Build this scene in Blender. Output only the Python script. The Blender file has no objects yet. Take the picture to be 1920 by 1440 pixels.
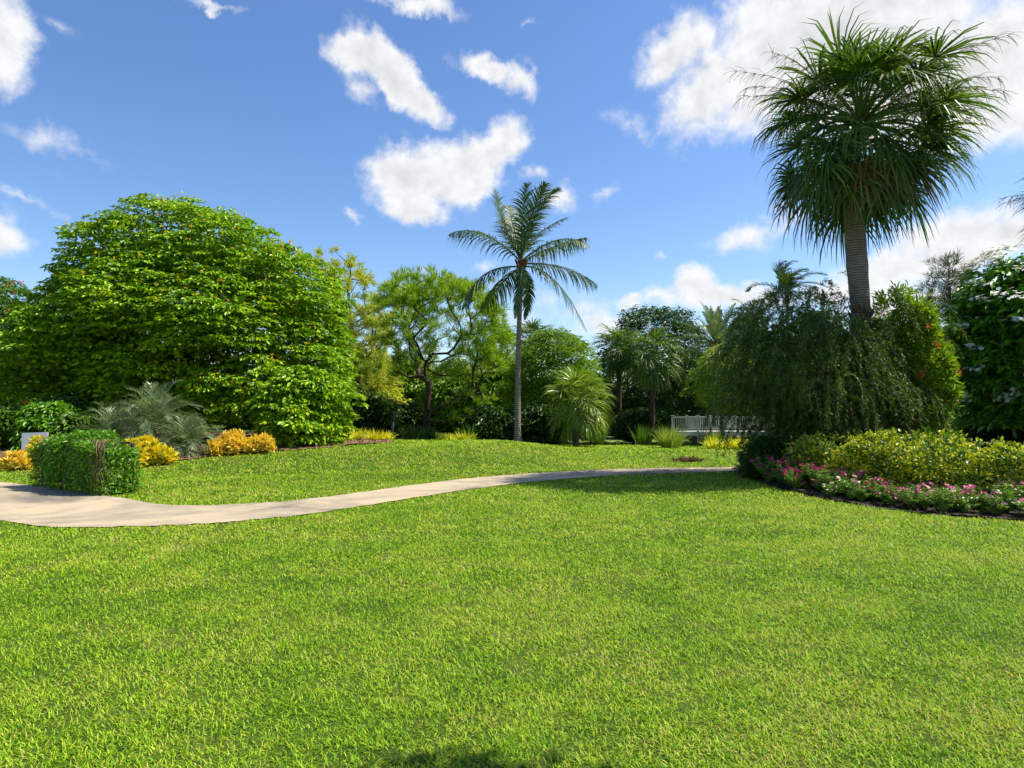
import bpy, math
import numpy as np
from math import radians as R, sin, cos, pi
S = bpy.context.scene
COL = S.collection
rs = np.random.RandomState
# ------------------------------------------------------------------ camera
F = 1251.0; PITCH = math.atan(55/F); CZ = 1.6
cam = bpy.data.objects.new('camera', bpy.data.cameras.new('camera')); COL.objects.link(cam)
cam.location = (0, 0, CZ); cam.rotation_euler = (pi/2+PITCH, 0, 0)
cam.data.sensor_width = 36; cam.data.lens = 36*F/1920; cam.data.clip_end = 3000; cam.data.clip_start = .05
S.camera = cam
def ray(px, py):
    u = (px-960)/F; v = (720-py)/F
    d = np.array([u, cos(PITCH)-v*sin(PITCH), sin(PITCH)+v*cos(PITCH)])
    return d
def X(px, d): return (px-960)/F*d/cos(PITCH)
def Z(py, d):
    r = ray(960, py); return CZ+r[2]/r[1]*d
def sm(t):
    t = np.clip(t, 0, 1); return t*t*(3-2*t)
def H(x, y):                                   # height of the ground
    x = np.asarray(x, float); y = np.asarray(y, float)
    w = 1-.8*sm((x+1.0)/4.5)
    y0 = 15.5+2.2*sm((x+3)/5)
    up = sm((y-y0)/8.5)
    dn = 1-.75*sm((y-26.5)/7)*sm((x+9)/5)
    h = .50*w*up*dn
    h = h+.05*np.exp(-((y-15.2-.33*(x+8))/.9)**2)*sm((x+9)/2)*(1-sm((x-0)/3))
    return h*(1-sm((y-60)/40))
def at(px, d):
    x = X(px, d); return np.array([x, d, float(H(x, d))])
def hit(px, py):                               # where the sight line meets the ground
    r = ray(px, py); lo = None; t = 2.0
    while t < 120:
        p = np.array([0, 0, CZ])+r*t
        if p[2] < H(p[0], p[1]): break
        t += .1
    return np.array([p[0], p[1], float(H(p[0], p[1]))])
# ------------------------------------------------------------------ materials
def mk(name):
    m = bpy.data.materials.new(name); m.use_nodes = True
    nt = m.node_tree; nt.nodes.clear()
    return m, nt, nt.nodes, nt.links
def ramp(nd, cols):
    e = nd.color_ramp.elements
    while len(e) < len(cols): e.new(.5)
    for k, c in enumerate(cols):
        if len(c) == 4: e[k].position = c[3]
        else: e[k].position = k/max(1, len(cols)-1)
        e[k].color = (c[0], c[1], c[2], 1)
def leafmat(name, cols, trans=.35, rough=.45, spec=.4, tcol=(1.15, 1.2, .55), noise=None, nscale=.5, big=0):
    m, nt, N, L = mk(name)
    g = N.new('ShaderNodeNewGeometry'); rp = N.new('ShaderNodeValToRGB'); ramp(rp, cols)
    src = g.outputs['Random Per Island']
    if noise:
        tc = N.new('ShaderNodeTexCoord'); nz = N.new('ShaderNodeTexNoise'); nz.inputs['Scale'].default_value = nscale
        nz.inputs['Detail'].default_value = 3
        L.new(tc.outputs['Object'], nz.inputs['Vector'])
        mm = N.new('ShaderNodeMath'); mm.operation = 'MULTIPLY_ADD'
        L.new(nz.outputs['Fac'], mm.inputs[0]); mm.inputs[1].default_value = noise; mm.inputs[2].default_value = -noise*.5
        ad = N.new('ShaderNodeMath'); ad.operation = 'ADD'; ad.use_clamp = not big
        L.new(src, ad.inputs[0]); L.new(mm.outputs[0], ad.inputs[1]); src = ad.outputs[0]
        if big:
            nb = N.new('ShaderNodeTexNoise'); nb.inputs['Scale'].default_value = .28; nb.inputs['Detail'].default_value = 2; L.new(tc.outputs['Object'], nb.inputs['Vector'])
            m2 = N.new('ShaderNodeMath'); m2.operation = 'MULTIPLY_ADD'; L.new(nb.outputs['Fac'], m2.inputs[0]); m2.inputs[1].default_value = big; m2.inputs[2].default_value = -big*.5
            a2 = N.new('ShaderNodeMath'); a2.operation = 'ADD'; a2.use_clamp = True; L.new(src, a2.inputs[0]); L.new(m2.outputs[0], a2.inputs[1]); src = a2.outputs[0]
    L.new(src, rp.inputs[0])
    b = N.new('ShaderNodeBsdfPrincipled'); L.new(rp.outputs[0], b.inputs['Base Color'])
    b.inputs['Roughness'].default_value = rough; b.inputs['Specular IOR Level'].default_value = spec
    t = N.new('ShaderNodeBsdfTranslucent')
    mx = N.new('ShaderNodeMix'); mx.data_type = 'RGBA'; mx.blend_type = 'MULTIPLY'; mx.inputs[0].default_value = 1
    L.new(rp.outputs[0], mx.inputs[6]); mx.inputs[7].default_value = (*tcol, 1); L.new(mx.outputs[2], t.inputs['Color'])
    s = N.new('ShaderNodeMixShader'); s.inputs[0].default_value = trans
    L.new(b.outputs[0], s.inputs[1]); L.new(t.outputs[0], s.inputs[2])
    o = N.new('ShaderNodeOutputMaterial'); L.new(s.outputs[0], o.inputs['Surface'])
    return m
def surf(name, cols, scale=4, detail=6, rough=.85, bump=.3, spec=.25, bscale=None, stretch=(1, 1, 1), dist=.02):
    m, nt, N, L = mk(name)
    tc = N.new('ShaderNodeTexCoord'); mp = N.new('ShaderNodeMapping'); mp.inputs['Scale'].default_value = stretch
    L.new(tc.outputs['Object'], mp.inputs['Vector'])
    nz = N.new('ShaderNodeTexNoise'); nz.inputs['Scale'].default_value = scale; nz.inputs['Detail'].default_value = detail
    nz.inputs['Roughness'].default_value = .62
    L.new(mp.outputs[0], nz.inputs['Vector'])
    rp = N.new('ShaderNodeValToRGB'); ramp(rp, [(*c[:3], .3+.4*k/max(1, len(cols)-1)) for k, c in enumerate(cols)])
    L.new(nz.outputs['Fac'], rp.inputs[0])
    b = N.new('ShaderNodeBsdfPrincipled'); L.new(rp.outputs[0], b.inputs['Base Color'])
    b.inputs['Roughness'].default_value = rough; b.inputs['Specular IOR Level'].default_value = spec
    if bump:
        n2 = N.new('ShaderNodeTexNoise'); n2.inputs['Scale'].default_value = bscale or scale*3; n2.inputs['Detail'].default_value = 5
        L.new(mp.outputs[0], n2.inputs['Vector'])
        bp = N.new('ShaderNodeBump'); bp.inputs['Strength'].default_value = bump; bp.inputs['Distance'].default_value = dist
        L.new(n2.outputs['Fac'], bp.inputs['Height']); L.new(bp.outputs[0], b.inputs['Normal'])
    o = N.new('ShaderNodeOutputMaterial'); L.new(b.outputs[0], o.inputs['Surface'])
    return m
M = {}
def G_(r, g, b): return (r, g, b)
M['grass'] = leafmat('grass_blade', [(.06, .165, .006, 0), (.18, .36, .009, .26), (.34, .53, .014, .56), (.50, .60, .03, .86), (.58, .48, .13, 1)], trans=.34, rough=.5, spec=.2, noise=1.1, nscale=1.3, big=.8)
M['bigtree'] = leafmat('lime_leaf', [(.06, .17, .006), (.16, .33, .008), (.30, .48, .010), (.50, .60, .012)], trans=.25, rough=.42, spec=.3, noise=.5, nscale=.35)
M['flame'] = leafmat('feathery_leaf', [(.04, .12, .01), (.09, .21, .012), (.16, .28, .012)], trans=.28)
M['pine'] = leafmat('pine_needle', [(.12, .24, .012), (.27, .43, .018), (.42, .50, .025)], trans=.36, rough=.5, noise=.6, nscale=.5)
M['ypine'] = leafmat('yellowing_needle', [(.18, .30, .02), (.38, .50, .03), (.60, .60, .04), (.60, .43, .13)], trans=.36, rough=.5, noise=1.0, nscale=.6)
M['coco'] = leafmat('coconut_leaflet', [(.03, .07, .020), (.07, .125, .032), (.14, .19, .045)], trans=.24, rough=.45, spec=.35)
M['sabal'] = leafmat('fan_palm_leaf', [(.04, .085, .012), (.09, .165, .018), (.20, .27, .035)], trans=.32, rough=.45, spec=.35)
M['sabaldry'] = leafmat('dry_stalk', [(.16, .10, .05), (.26, .17, .09), (.33, .24, .13)], trans=.1, rough=.8, spec=.1)
M['ygfan'] = leafmat('yellow_green_fan', [(.09, .17, .014), (.22, .32, .025), (.42, .42, .06)], trans=.3, rough=.36, spec=.5, noise=.6)
M['silver'] = leafmat('silver_frond', [(.08, .13, .055), (.17, .235, .095), (.31, .37, .18)], trans=.22, rough=.36, spec=.5)
M['bamboo'] = leafmat('fresh_leaf', [(.09, .20, .012), (.20, .34, .016), (.32, .42, .025)], trans=.36, noise=.7, nscale=.7)
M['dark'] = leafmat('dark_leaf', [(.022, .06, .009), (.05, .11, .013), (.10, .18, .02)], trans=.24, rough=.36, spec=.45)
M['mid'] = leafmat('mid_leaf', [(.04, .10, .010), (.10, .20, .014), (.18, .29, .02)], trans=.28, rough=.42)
M['grey'] = leafmat('grey_green_needle', [(.05, .07, .035), (.09, .12, .055), (.13, .16, .08)], trans=.25, rough=.6)
M['weep'] = leafmat('weeping_leaf', [(.022, .050, .007), (.062, .115, .014), (.18, .235, .03)], trans=.26, rough=.5, spec=.25, noise=1.0, nscale=1.5)
M['sunny'] = leafmat('sunlit_leaf', [(.10, .20, .014), (.22, .36, .016), (.40, .45, .03)], trans=.36, noise=.7, nscale=.8)
M['twig'] = leafmat('pale_twig', [(.16, .13, .08), (.28, .24, .16)], trans=0, rough=.8, spec=.1)
M['orange'] = leafmat('orange_petal', [(.55, .09, .02), (.65, .16, .025), (.62, .05, .02)], trans=.25, tcol=(1.1, 1, .8))
M['red'] = leafmat('red_brush', [(.38, .03, .015), (.55, .07, .03)], trans=.2, tcol=(1.1, 1, .8))
M['yflower'] = leafmat('yellow_petal', [(.80, .62, .02), (.85, .50, .02), (.80, .70, .05)], trans=.2, tcol=(1, 1, .8))
M['white'] = leafmat('white_petal', [(.75, .74, .62), (.82, .81, .74)], trans=.2, tcol=(1, 1, .9))
M['plum'] = leafmat('glossy_broad_leaf', [(.05, .16, .012), (.12, .30, .016), (.22, .42, .022)], trans=.28, rough=.33, spec=.5)
M['hedge'] = leafmat('variegated_leaf', [(.04, .10, .010, 0), (.10, .19, .014, .36), (.40, .46, .016, .58), (.74, .70, .022, 1)], trans=.26, rough=.38, spec=.4, noise=.8, nscale=.9, tcol=(1.1, 1.1, .6))
M['hedgedark'] = leafmat('olive_hedge_leaf', [(.07, .15, .014), (.19, .27, .02), (.46, .46, .03)], trans=.24, rough=.4, noise=.6, nscale=.9)
M['vinca'] = leafmat('periwinkle_leaf', [(.08, .18, .018), (.16, .29, .03), (.30, .42, .09)], trans=.28, rough=.35, spec=.5)
M['pink'] = leafmat('magenta_petal', [(.50, .02, .17), (.62, .035, .20), (.66, .07, .28)], trans=.25, tcol=(1.1, .9, 1))
M['palepink'] = leafmat('pale_pink_petal', [(.70, .38, .38), (.72, .28, .30)], trans=.2, tcol=(1, 1, 1))
M['croton'] = leafmat('orange_croton_leaf', [(.26, .32, .03, 0), (.80, .52, .04, .12), (.92, .68, .05, .4), (.94, .80, .12, .75), (.88, .50, .12, 1)], trans=.25, rough=.35, tcol=(1.1, 1, .6))
M['ycroton'] = leafmat('yellow_croton_leaf', [(.18, .28, .03, 0), (.60, .56, .03, .15), (.88, .70, .03, .5), (.90, .78, .05, 1)], trans=.25, rough=.35, tcol=(1.1, 1, .6))
M['yplant'] = leafmat('yellow_strap_leaf', [(.45, .50, .02), (.75, .72, .03), (.85, .80, .05)], trans=.3, rough=.4, tcol=(1.1, 1.1, .6))
M['vine'] = leafmat('vine_leaf', [(.06, .18, .010), (.13, .31, .012), (.22, .42, .018)], trans=.32, rough=.42)
M['vstem'] = leafmat('vine_stem', [(.16, .11, .05), (.28, .20, .10), (.36, .28, .15)], trans=0, rough=.85, spec=.1)
M['reed'] = leafmat('fountain_grass_leaf', [(.20, .32, .03), (.34, .44, .04), (.46, .46, .12)], trans=.35, rough=.5)
M['pad'] = leafmat('lily_pad', [(.12, .20, .03), (.24, .30, .06), (.34, .38, .13)], trans=.05, rough=.3, spec=.5)
M['dry'] = leafmat('dry_leaf', [(.12, .06, .03), (.22, .12, .06), (.30, .18, .10)], trans=.1, rough=.8, spec=.15)
M['chip'] = leafmat('bark_chip', [(.13, .06, .03), (.24, .13, .07), (.36, .23, .14)], trans=0, rough=.85, spec=.15)
M['darkchip'] = leafmat('dark_bark_chip', [(.025, .015, .010), (.05, .03, .02), (.09, .055, .035)], trans=0, rough=.85, spec=.15)  # darker chip tones for the flower bed
M['bark'] = surf('grey_brown_bark', [(.055, .04, .03), (.12, .09, .065), (.2, .16, .12)], scale=5, stretch=(1, 1, .25), bump=.8, dist=.04)
M['darkbark'] = surf('dark_bark', [(.03, .018, .012), (.075, .045, .03), (.12, .085, .06)], scale=5, stretch=(1, 1, .3), bump=.8, dist=.04)
M['soil'] = surf('dark_soil', [(.018, .012, .008), (.04, .026, .017), (.06, .042, .03)], scale=9, bump=.9)
M['mulch'] = surf('bark_mulch', [(.09, .045, .025), (.19, .105, .06), (.28, .18, .11)], scale=14, bump=.9)
M['lawn'] = surf('turf_soil', [(.028, .05, .006), (.055, .085, .010), (.10, .10, .025)], scale=2.2, detail=10, bump=.6, bscale=40, rough=.95, spec=.1)
M['wpaint'] = surf('weathered_white_paint', [(.36, .35, .31), (.52, .51, .47), (.62, .61, .57)], scale=3, bump=.1, rough=.6)
M['sign'] = surf('grey_white_board', [(.52, .53, .56), (.60, .61, .63)], scale=2, bump=.05, rough=.45)
M['iron'] = surf('dark_metal', [(.02, .02, .02), (.045, .042, .04)], scale=8, bump=.2, rough=.55)
M['greypost'] = surf('weathered_grey_post', [(.12, .12, .10), (.22, .21, .18)], scale=6, bump=.3)
M['hub'] = surf('palm_fibre', [(.06, .035, .018), (.14, .08, .04), (.24, .15, .08)], scale=10, stretch=(1, 1, .4), bump=.8, dist=.03)
def ringbark(name, cols, freq, bump=.7):
    m, nt, N, L = mk(name)
    tc = N.new('ShaderNodeTexCoord'); w = N.new('ShaderNodeTexWave'); w.bands_direction = 'Z'
    w.inputs['Scale'].default_value = freq; w.inputs['Distortion'].default_value = 3.0; w.inputs['Detail'].default_value = 4; w.inputs['Detail Scale'].default_value = 1.8
    L.new(tc.outputs['Object'], w.inputs['Vector'])
    nz = N.new('ShaderNodeTexNoise'); nz.inputs['Scale'].default_value = 3; nz.inputs['Detail'].default_value = 8; nz.inputs['Roughness'].default_value = .7
    L.new(tc.outputs['Object'], nz.inputs['Vector'])
    a = N.new('ShaderNodeMath'); a.operation = 'MULTIPLY_ADD'; a.inputs[1].default_value = .35
    L.new(w.outputs['Fac'], a.inputs[0])
    s_ = N.new('ShaderNodeMath'); s_.operation = 'MULTIPLY'; s_.inputs[1].default_value = .65; L.new(nz.outputs['Fac'], s_.inputs[0]); L.new(s_.outputs[0], a.inputs[2])
    rp = N.new('ShaderNodeValToRGB'); ramp(rp, [(*c, .25+.45*k/(len(cols)-1)) for k, c in enumerate(cols)]); L.new(a.outputs[0], rp.inputs[0])
    b = N.new('ShaderNodeBsdfPrincipled'); b.inputs['Roughness'].default_value = .85; b.inputs['Specular IOR Level'].default_value = .2
    L.new(rp.outputs[0], b.inputs['Base Color'])
    bp = N.new('ShaderNodeBump'); bp.inputs['Strength'].default_value = bump; bp.inputs['Distance'].default_value = .03
    L.new(a.outputs[0], bp.inputs['Height']); L.new(bp.outputs[0], b.inputs['Normal'])
    o = N.new('ShaderNodeOutputMaterial'); L.new(b.outputs[0], o.inputs['Surface'])
    return m
M['cocobark'] = ringbark('ringed_palm_bark', [(.11, .085, .06), (.21, .17, .125), (.31, .265, .20)], 3.2)
M['sabalbark'] = ringbark('rough_palm_bark', [(.08, .06, .042), (.19, .15, .11), (.30, .245, .185)], 5.0, 1.0)
def pathmat():
    m, nt, N, L = mk('concrete')
    tc = N.new('ShaderNodeTexCoord')
    n1 = N.new('ShaderNodeTexNoise'); n1.inputs['Scale'].default_value = .42; n1.inputs['Detail'].default_value = 8; n1.inputs['Roughness'].default_value = .65; n1.inputs['Distortion'].default_value = .6
    n2 = N.new('ShaderNodeTexNoise'); n2.inputs['Scale'].default_value = 60; n2.inputs['Detail'].default_value = 4
    for n in (n1, n2): L.new(tc.outputs['Object'], n.inputs['Vector'])
    rp = N.new('ShaderNodeValToRGB'); ramp(rp, [(.19, .16, .12, .36), (.35, .28, .19, .46), (.47, .37, .24, .55), (.56, .41, .21, .68)]); L.new(n1.outputs['Fac'], rp.inputs[0])
    r2 = N.new('ShaderNodeValToRGB'); ramp(r2, [(.78, .78, .78, .3), (1.1, 1.1, 1.1, .7)]); L.new(n2.outputs['Fac'], r2.inputs[0])
    mx = N.new('ShaderNodeMix'); mx.data_type = 'RGBA'; mx.blend_type = 'MULTIPLY'; mx.inputs[0].default_value = 1
    L.new(rp.outputs[0], mx.inputs[6]); L.new(r2.outputs[0], mx.inputs[7])
    b = N.new('ShaderNodeBsdfPrincipled'); b.inputs['Roughness'].default_value = .9; b.inputs['Specular IOR Level'].default_value = .2
    L.new(mx.outputs[2], b.inputs['Base Color'])
    bp = N.new('ShaderNodeBump'); bp.inputs['Strength'].default_value = .3; bp.inputs['Distance'].default_value = .004
    L.new(n2.outputs['Fac'], bp.inputs['Height']); L.new(bp.outputs[0], b.inputs['Normal'])
    o = N.new('ShaderNodeOutputMaterial'); L.new(b.outputs[0], o.inputs['Surface'])
    return m
M['path'] = pathmat()
def watermat():
    m, nt, N, L = mk('pond_water')
    b = N.new('ShaderNodeBsdfPrincipled'); b.inputs['Base Color'].default_value = (.012, .018, .012, 1); b.inputs['Roughness'].default_value = .06
    tc = N.new('ShaderNodeTexCoord'); n2 = N.new('ShaderNodeTexNoise'); n2.inputs['Scale'].default_value = 3; L.new(tc.outputs['Object'], n2.inputs['Vector'])
    bp = N.new('ShaderNodeBump'); bp.inputs['Strength'].default_value = .08; L.new(n2.outputs['Fac'], bp.inputs['Height']); L.new(bp.outputs[0], b.inputs['Normal'])
    o = N.new('ShaderNodeOutputMaterial'); L.new(b.outputs[0], o.inputs['Surface'])
    return m
M['water'] = watermat()
# ------------------------------------------------------------------ mesh tools
def unit(a):
    a = np.asarray(a, float); return a/np.maximum(np.linalg.norm(a, axis=-1, keepdims=True), 1e-9)
class Geo:
    def __init__(s): s.v = []; s.q = []; s.t = []; s.qm = []; s.tm = []; s.n = 0
    def add(s, V, Q=None, T=None, m=0):
        V = np.asarray(V, float).reshape(-1, 3); s.v.append(V)
        if Q is not None and len(Q): Q = np.asarray(Q, np.int64).reshape(-1, 4)+s.n; s.q.append(Q); s.qm.append(np.full(len(Q), m))
        if T is not None and len(T): T = np.asarray(T, np.int64).reshape(-1, 3)+s.n; s.t.append(T); s.tm.append(np.full(len(T), m))
        s.n += len(V)
    def build(s, name, mats, parent=None, origin=(0, 0, 0), smooth=False):
        V = np.concatenate(s.v)-np.asarray(origin, float)
        Q = np.concatenate(s.q) if s.q else np.zeros((0, 4), np.int64)
        T = np.concatenate(s.t) if s.t else np.zeros((0, 3), np.int64)
        me = bpy.data.meshes.new(name)
        me.vertices.add(len(V)); me.vertices.foreach_set('co', V.astype(np.float32).ravel())
        nl = Q.size+T.size; me.loops.add(nl)
        me.loops.foreach_set('vertex_index', np.concatenate([Q.ravel(), T.ravel()]).astype(np.int32))
        npol = len(Q)+len(T); me.polygons.add(npol)
        st = np.concatenate([np.arange(len(Q))*4, Q.size+np.arange(len(T))*3]).astype(np.int32)
        me.polygons.foreach_set('loop_start', st)
        mi = np.concatenate(s.qm+s.tm).astype(np.int32)
        me.polygons.foreach_set('material_index', mi)
        me.polygons.foreach_set('use_smooth', np.full(npol, smooth))
        me.update(calc_edges=True)
        for k in (mats if isinstance(mats, (list, tuple)) else [mats]): me.materials.append(M[k])
        o = bpy.data.objects.new(name, me); COL.objects.link(o)
        if parent is not None: o.parent = parent
        else: o.location = origin
        return o
TM = {
 4: (np.array([(0, 0, 0), (.45, .5, .06), (1, 0, -.06), (.45, -.5, .06)]), [(0, 1, 2, 3)]),
 6: (np.array([(0, 0, 0), (.3, .45, .08), (.7, .42, .05), (1, 0, -.12), (.7, -.42, .05), (.3, -.45, .08)]), [(0, 1, 2, 3), (0, 3, 4, 5)]),
 5: (np.array([(0, .5, 0), (.5, .42, .0), (1, 0, -.22), (.5, -.42, .0), (0, -.5, 0)]), [(0, 1, 3, 4)], [(1, 2, 3)]),
}
def leaves(g, P, D, Nn, Lg, Wd, tm=6, m=0):
    P = np.asarray(P, float); n = len(P)
    if n == 0: return
    D = unit(D); Sd = unit(np.cross(D, Nn)); Nn = np.cross(Sd, D)
    Lg = np.broadcast_to(np.asarray(Lg, float), (n,)); Wd = np.broadcast_to(np.asarray(Wd, float), (n,))
    t = TM[tm]; tv = t[0]; k = len(tv)
    V = (P[:, None]+tv[None, :, 0, None]*(Lg[:, None]*D)[:, None]+tv[None, :, 1, None]*(Wd[:, None]*Sd)[:, None]+tv[None, :, 2, None]*(Lg[:, None]*Nn)[:, None])
    base = (np.arange(n)*k)[:, None, None]
    Q = (base+np.array(t[1])[None]).reshape(-1, 4)
    T = (base+np.array(t[2])[None]).reshape(-1, 3) if len(t) > 2 else None
    g.add(V, Q, T, m)
def tube(g, P, r, k=6, m=0, cap=True):
    P = np.asarray(P, float); n = len(P); r = np.broadcast_to(np.asarray(r, float), (n,))
    T = unit(np.gradient(P, axis=0))
    ref = np.array([0, 0, 1.]) if abs(T[0, 2]) < .85 else np.array([1., 0, 0])
    A = []; a = unit(np.cross(T[0], ref))
    for i in range(n):
        a = unit(a-T[i]*np.dot(a, T[i])); A.append(a)
    A = np.array(A); B = np.cross(T, A)
    th = np.arange(k)*2*pi/k
    V = P[:, None]+r[:, None, None]*(np.cos(th)[None, :, None]*A[:, None]+np.sin(th)[None, :, None]*B[:, None])
    Q = []
    i = np.arange(n-1)[:, None]; j = np.arange(k)[None]; j2 = (j+1) % k
    Q = np.stack([i*k+j, i*k+j2, (i+1)*k+j2, (i+1)*k+j], -1).reshape(-1, 4)
    V = V.reshape(-1, 3); Tn = []
    if cap:
        V = np.vstack([V, P[-1], P[0]]); e = n*k; b0 = (n-1)*k
        Tn = [(b0+q, b0+(q+1) % k, e) for q in range(k)]+[((q+1) % k, q, e+1) for q in range(k)]
    g.add(V, Q, Tn, m)
def box(g, c, s, rz=0, m=0, ch=.06):
    c = np.asarray(c, float); h = np.asarray(s, float)/2
    b = min(h)*ch*2
    V = []; 
    for sz in (-1, 1):
        for (dx, dy, dz) in ((0, 0, b), (b, b, 0)):
            z = sz*(h[2]-dz) 
            for (sx, sy) in ((-1, -1), (1, -1), (1, 1), (-1, 1)): V.append((sx*(h[0]-dx), sy*(h[1]-dy), z))
    V = np.array(V); # rings: 0 low wide(z-b) ,1 low narrow ,2 hi wide,3 hi narrow
    ca, sa = cos(rz), sin(rz)
    V = np.stack([V[:, 0]*ca-V[:, 1]*sa, V[:, 0]*sa+V[:, 1]*ca, V[:, 2]], 1)+c
    Q = []
    def ringq(a, b_): 
        for q in range(4): Q.append((a*4+q, a*4+(q+1) % 4, b_*4+(q+1) % 4, b_*4+q))
    ringq(1, 0); ringq(0, 2); ringq(2, 3); Q.append((7, 6, 5, 4)); Q.append((12, 13, 14, 15))
    g.add(V, Q, None, m)
def tag(o, label=None, cat=None, group=None, kind=None):
    if label: o['label'] = label
    if cat: o['category'] = cat
    if group: o['group'] = group
    if kind: o['kind'] = kind
    return o
def root(name, loc, label, cat, group=None):
    o = bpy.data.objects.new(name, None); COL.objects.link(o); o.location = loc; o.empty_display_size = .3
    return tag(o, label, cat, group)
def bez(pts, n):
    P = np.asarray(pts, float); t = np.linspace(0, 1, n)[:, None]
    if len(P) == 3: return (1-t)**2*P[0]+2*t*(1-t)*P[1]+t*t*P[2]
    return (1-t)**3*P[0]+3*t*(1-t)**2*P[1]+3*t*t*(1-t)*P[2]+t**3*P[3]
def inpoly(x, y, poly):
    x = np.asarray(x); y = np.asarray(y); ins = np.zeros(x.shape, bool); n = len(poly)
    for i in range(n):
        x1, y1 = poly[i]; x2, y2 = poly[(i+1) % n]
        if y1 == y2: continue
        c = ((y1 > y) != (y2 > y)) & (x < (x2-x1)*(y-y1)/(y2-y1)+x1); ins ^= c
    return ins
def sph(r, n):
    v = r.normal(size=(n, 3)); return unit(v)
# ------------------------------------------------------------------ growing limbs
def grow(g, trunk, r0, targets, rng, rtip=.012, ex=.48, alpha=.45, step=.4, wob=.05, sag=.12, k=5, r1=None):
    trunk = np.asarray(trunk, float)
    pos = [p for p in trunk]; par = [-1]+list(range(len(trunk)-1)); pl = [0.0]
    for i in range(1, len(trunk)): pl.append(pl[-1]+np.linalg.norm(trunk[i]-trunk[i-1]))
    chains = [list(range(len(trunk)))]; tg = np.asarray(targets, float)
    dd = np.min(np.linalg.norm(tg[:, None]-trunk[None], axis=2), 1)
    tips = []
    lo = trunk[0, 2]+.22*(trunk[-1, 2]-trunk[0, 2])
    for ti in np.argsort(dd):
        t = tg[ti]; A = np.array(pos); pa = np.array(pl)
        d = np.linalg.norm(A-t, axis=1)
        c = d+alpha*pa+np.where(A[:, 2] < lo, 3, 0)+np.maximum(0, A[:, 2]-t[2])*.8
        j = int(np.argmin(c)); a = A[j]; L = d[j]
        if L < .12: continue
        n = max(2, int(L/step))
        dirp = unit(a-A[par[j]]) if par[j] >= 0 else np.array([0, 0, 1.])
        c1 = a+dirp*L*.35+np.array([0, 0, L*.05]); c2 = t-unit(t-a)*L*.3-np.array([0, 0, L*sag])
        path = bez([a, c1, c2, t], n+1)[1:]
        path[:-1] += rng.normal(size=path[:-1].shape)*wob*min(1, L)
        ch = [j]
        for p in path:
            pos.append(p); par.append(ch[-1]); pl.append(pl[ch[-1]]+np.linalg.norm(p-pos[ch[-1]])); ch.append(len(pos)-1)
        chains.append(ch); tips.append(ch[-1])
    cnt = np.zeros(len(pos))
    for tp in tips:
        i = tp
        while i >= 0: cnt[i] += 1; i = par[i]
    rad = rtip*np.maximum(cnt, 1)**ex
    sc = r0/max(rad[0], 1e-6); A = np.array(pos)
    if r1 is None: rad = rtip+(rad-rtip)*((r0-rtip)/max(rad[0]-rtip, 1e-6))
    nt_ = len(trunk)
    rad[:nt_] = np.maximum(rad[:nt_], np.linspace(r0, r0*.35, nt_))
    for ch in chains:
        rr = rad[ch].copy()
        if ch[0] != 0 or len(ch) != nt_ or ch[1] != 1: rr[0] = min(rr[0], rr[1]*1.15)
        kk = 10 if ch[0] == 0 and len(ch) > 1 and ch[1] == 1 else k
        if kk == 10: rr[0] *= 1.35
        tube(g, A[ch], rr, kk)
# ------------------------------------------------------------------ crowns
def shrink(prof, sh):
    q = []
    for k, (z, a, b) in enumerate(prof):
        m = (a+b)/2; h = max((b-a)/2-sh, (b-a)/2*.35); q.append((z-sh*.5*(k/(len(prof)-1)), m-h, m+h))
    return q
def prof_sample(prof, rng, n, shell=(.8, 1.0), ds=1.0, lump=.1, face=None, tier=None):
    pr = np.array(prof, float); z = pr[:, 0]
    zz = np.linspace(z[0], z[-1], 60); rx = (np.interp(zz, z, pr[:, 2])-np.interp(zz, z, pr[:, 1]))/2
    dr = np.gradient(rx, zz)
    w = np.maximum(rx, .05)*np.sqrt(1+np.minimum(dr*dr, 30)); w = np.cumsum(w); w /= w[-1]
    zs = np.interp(rng.rand(n), w, zz)
    th = rng.rand(n)*2*pi
    if face: # keep fewer points on the far side
        k = (np.sin(th) > .25) & (rng.rand(n) < face); th[k] = -th[k]
    f = shell[0]+(shell[1]-shell[0])*np.sqrt(rng.rand(n))
    a = rng.rand(6)*2*pi
    lm = 1+lump*(np.sin(3*th+zs*1.1+a[0])*.5+np.sin(5*th-zs*1.7+a[1])*.35+np.sin(2*th+zs*2.6+a[2])*.4+np.sin(8*th+zs*2.2+a[3])*.2)
    r_ = (np.interp(zs, z, pr[:, 2])-np.interp(zs, z, pr[:, 1]))/2; xc = (np.interp(zs, z, pr[:, 2])+np.interp(zs, z, pr[:, 1]))/2
    # shrink the top where f<1
    zt = z[-1]; zb = z[0]; zz_ = zs-(zs-(zb+(zt-zb)*.4))*(1-f)*.8
    if tier: lm = lm*(1+tier[1]*np.sin(2*pi*zz_/tier[0]+3*np.sin(2*th+a[4])+2*np.sin(5*th+a[5])))
    x = xc+r_*np.cos(th)*f*lm; y = r_*ds*np.sin(th)*f*lm
    slope = np.interp(zs, zz, dr)
    nz = np.clip(-slope, -.8, 3)
    o = unit(np.stack([np.cos(th), np.sin(th), nz], 1))
    return np.stack([x, y, zz_], 1), o
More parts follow.
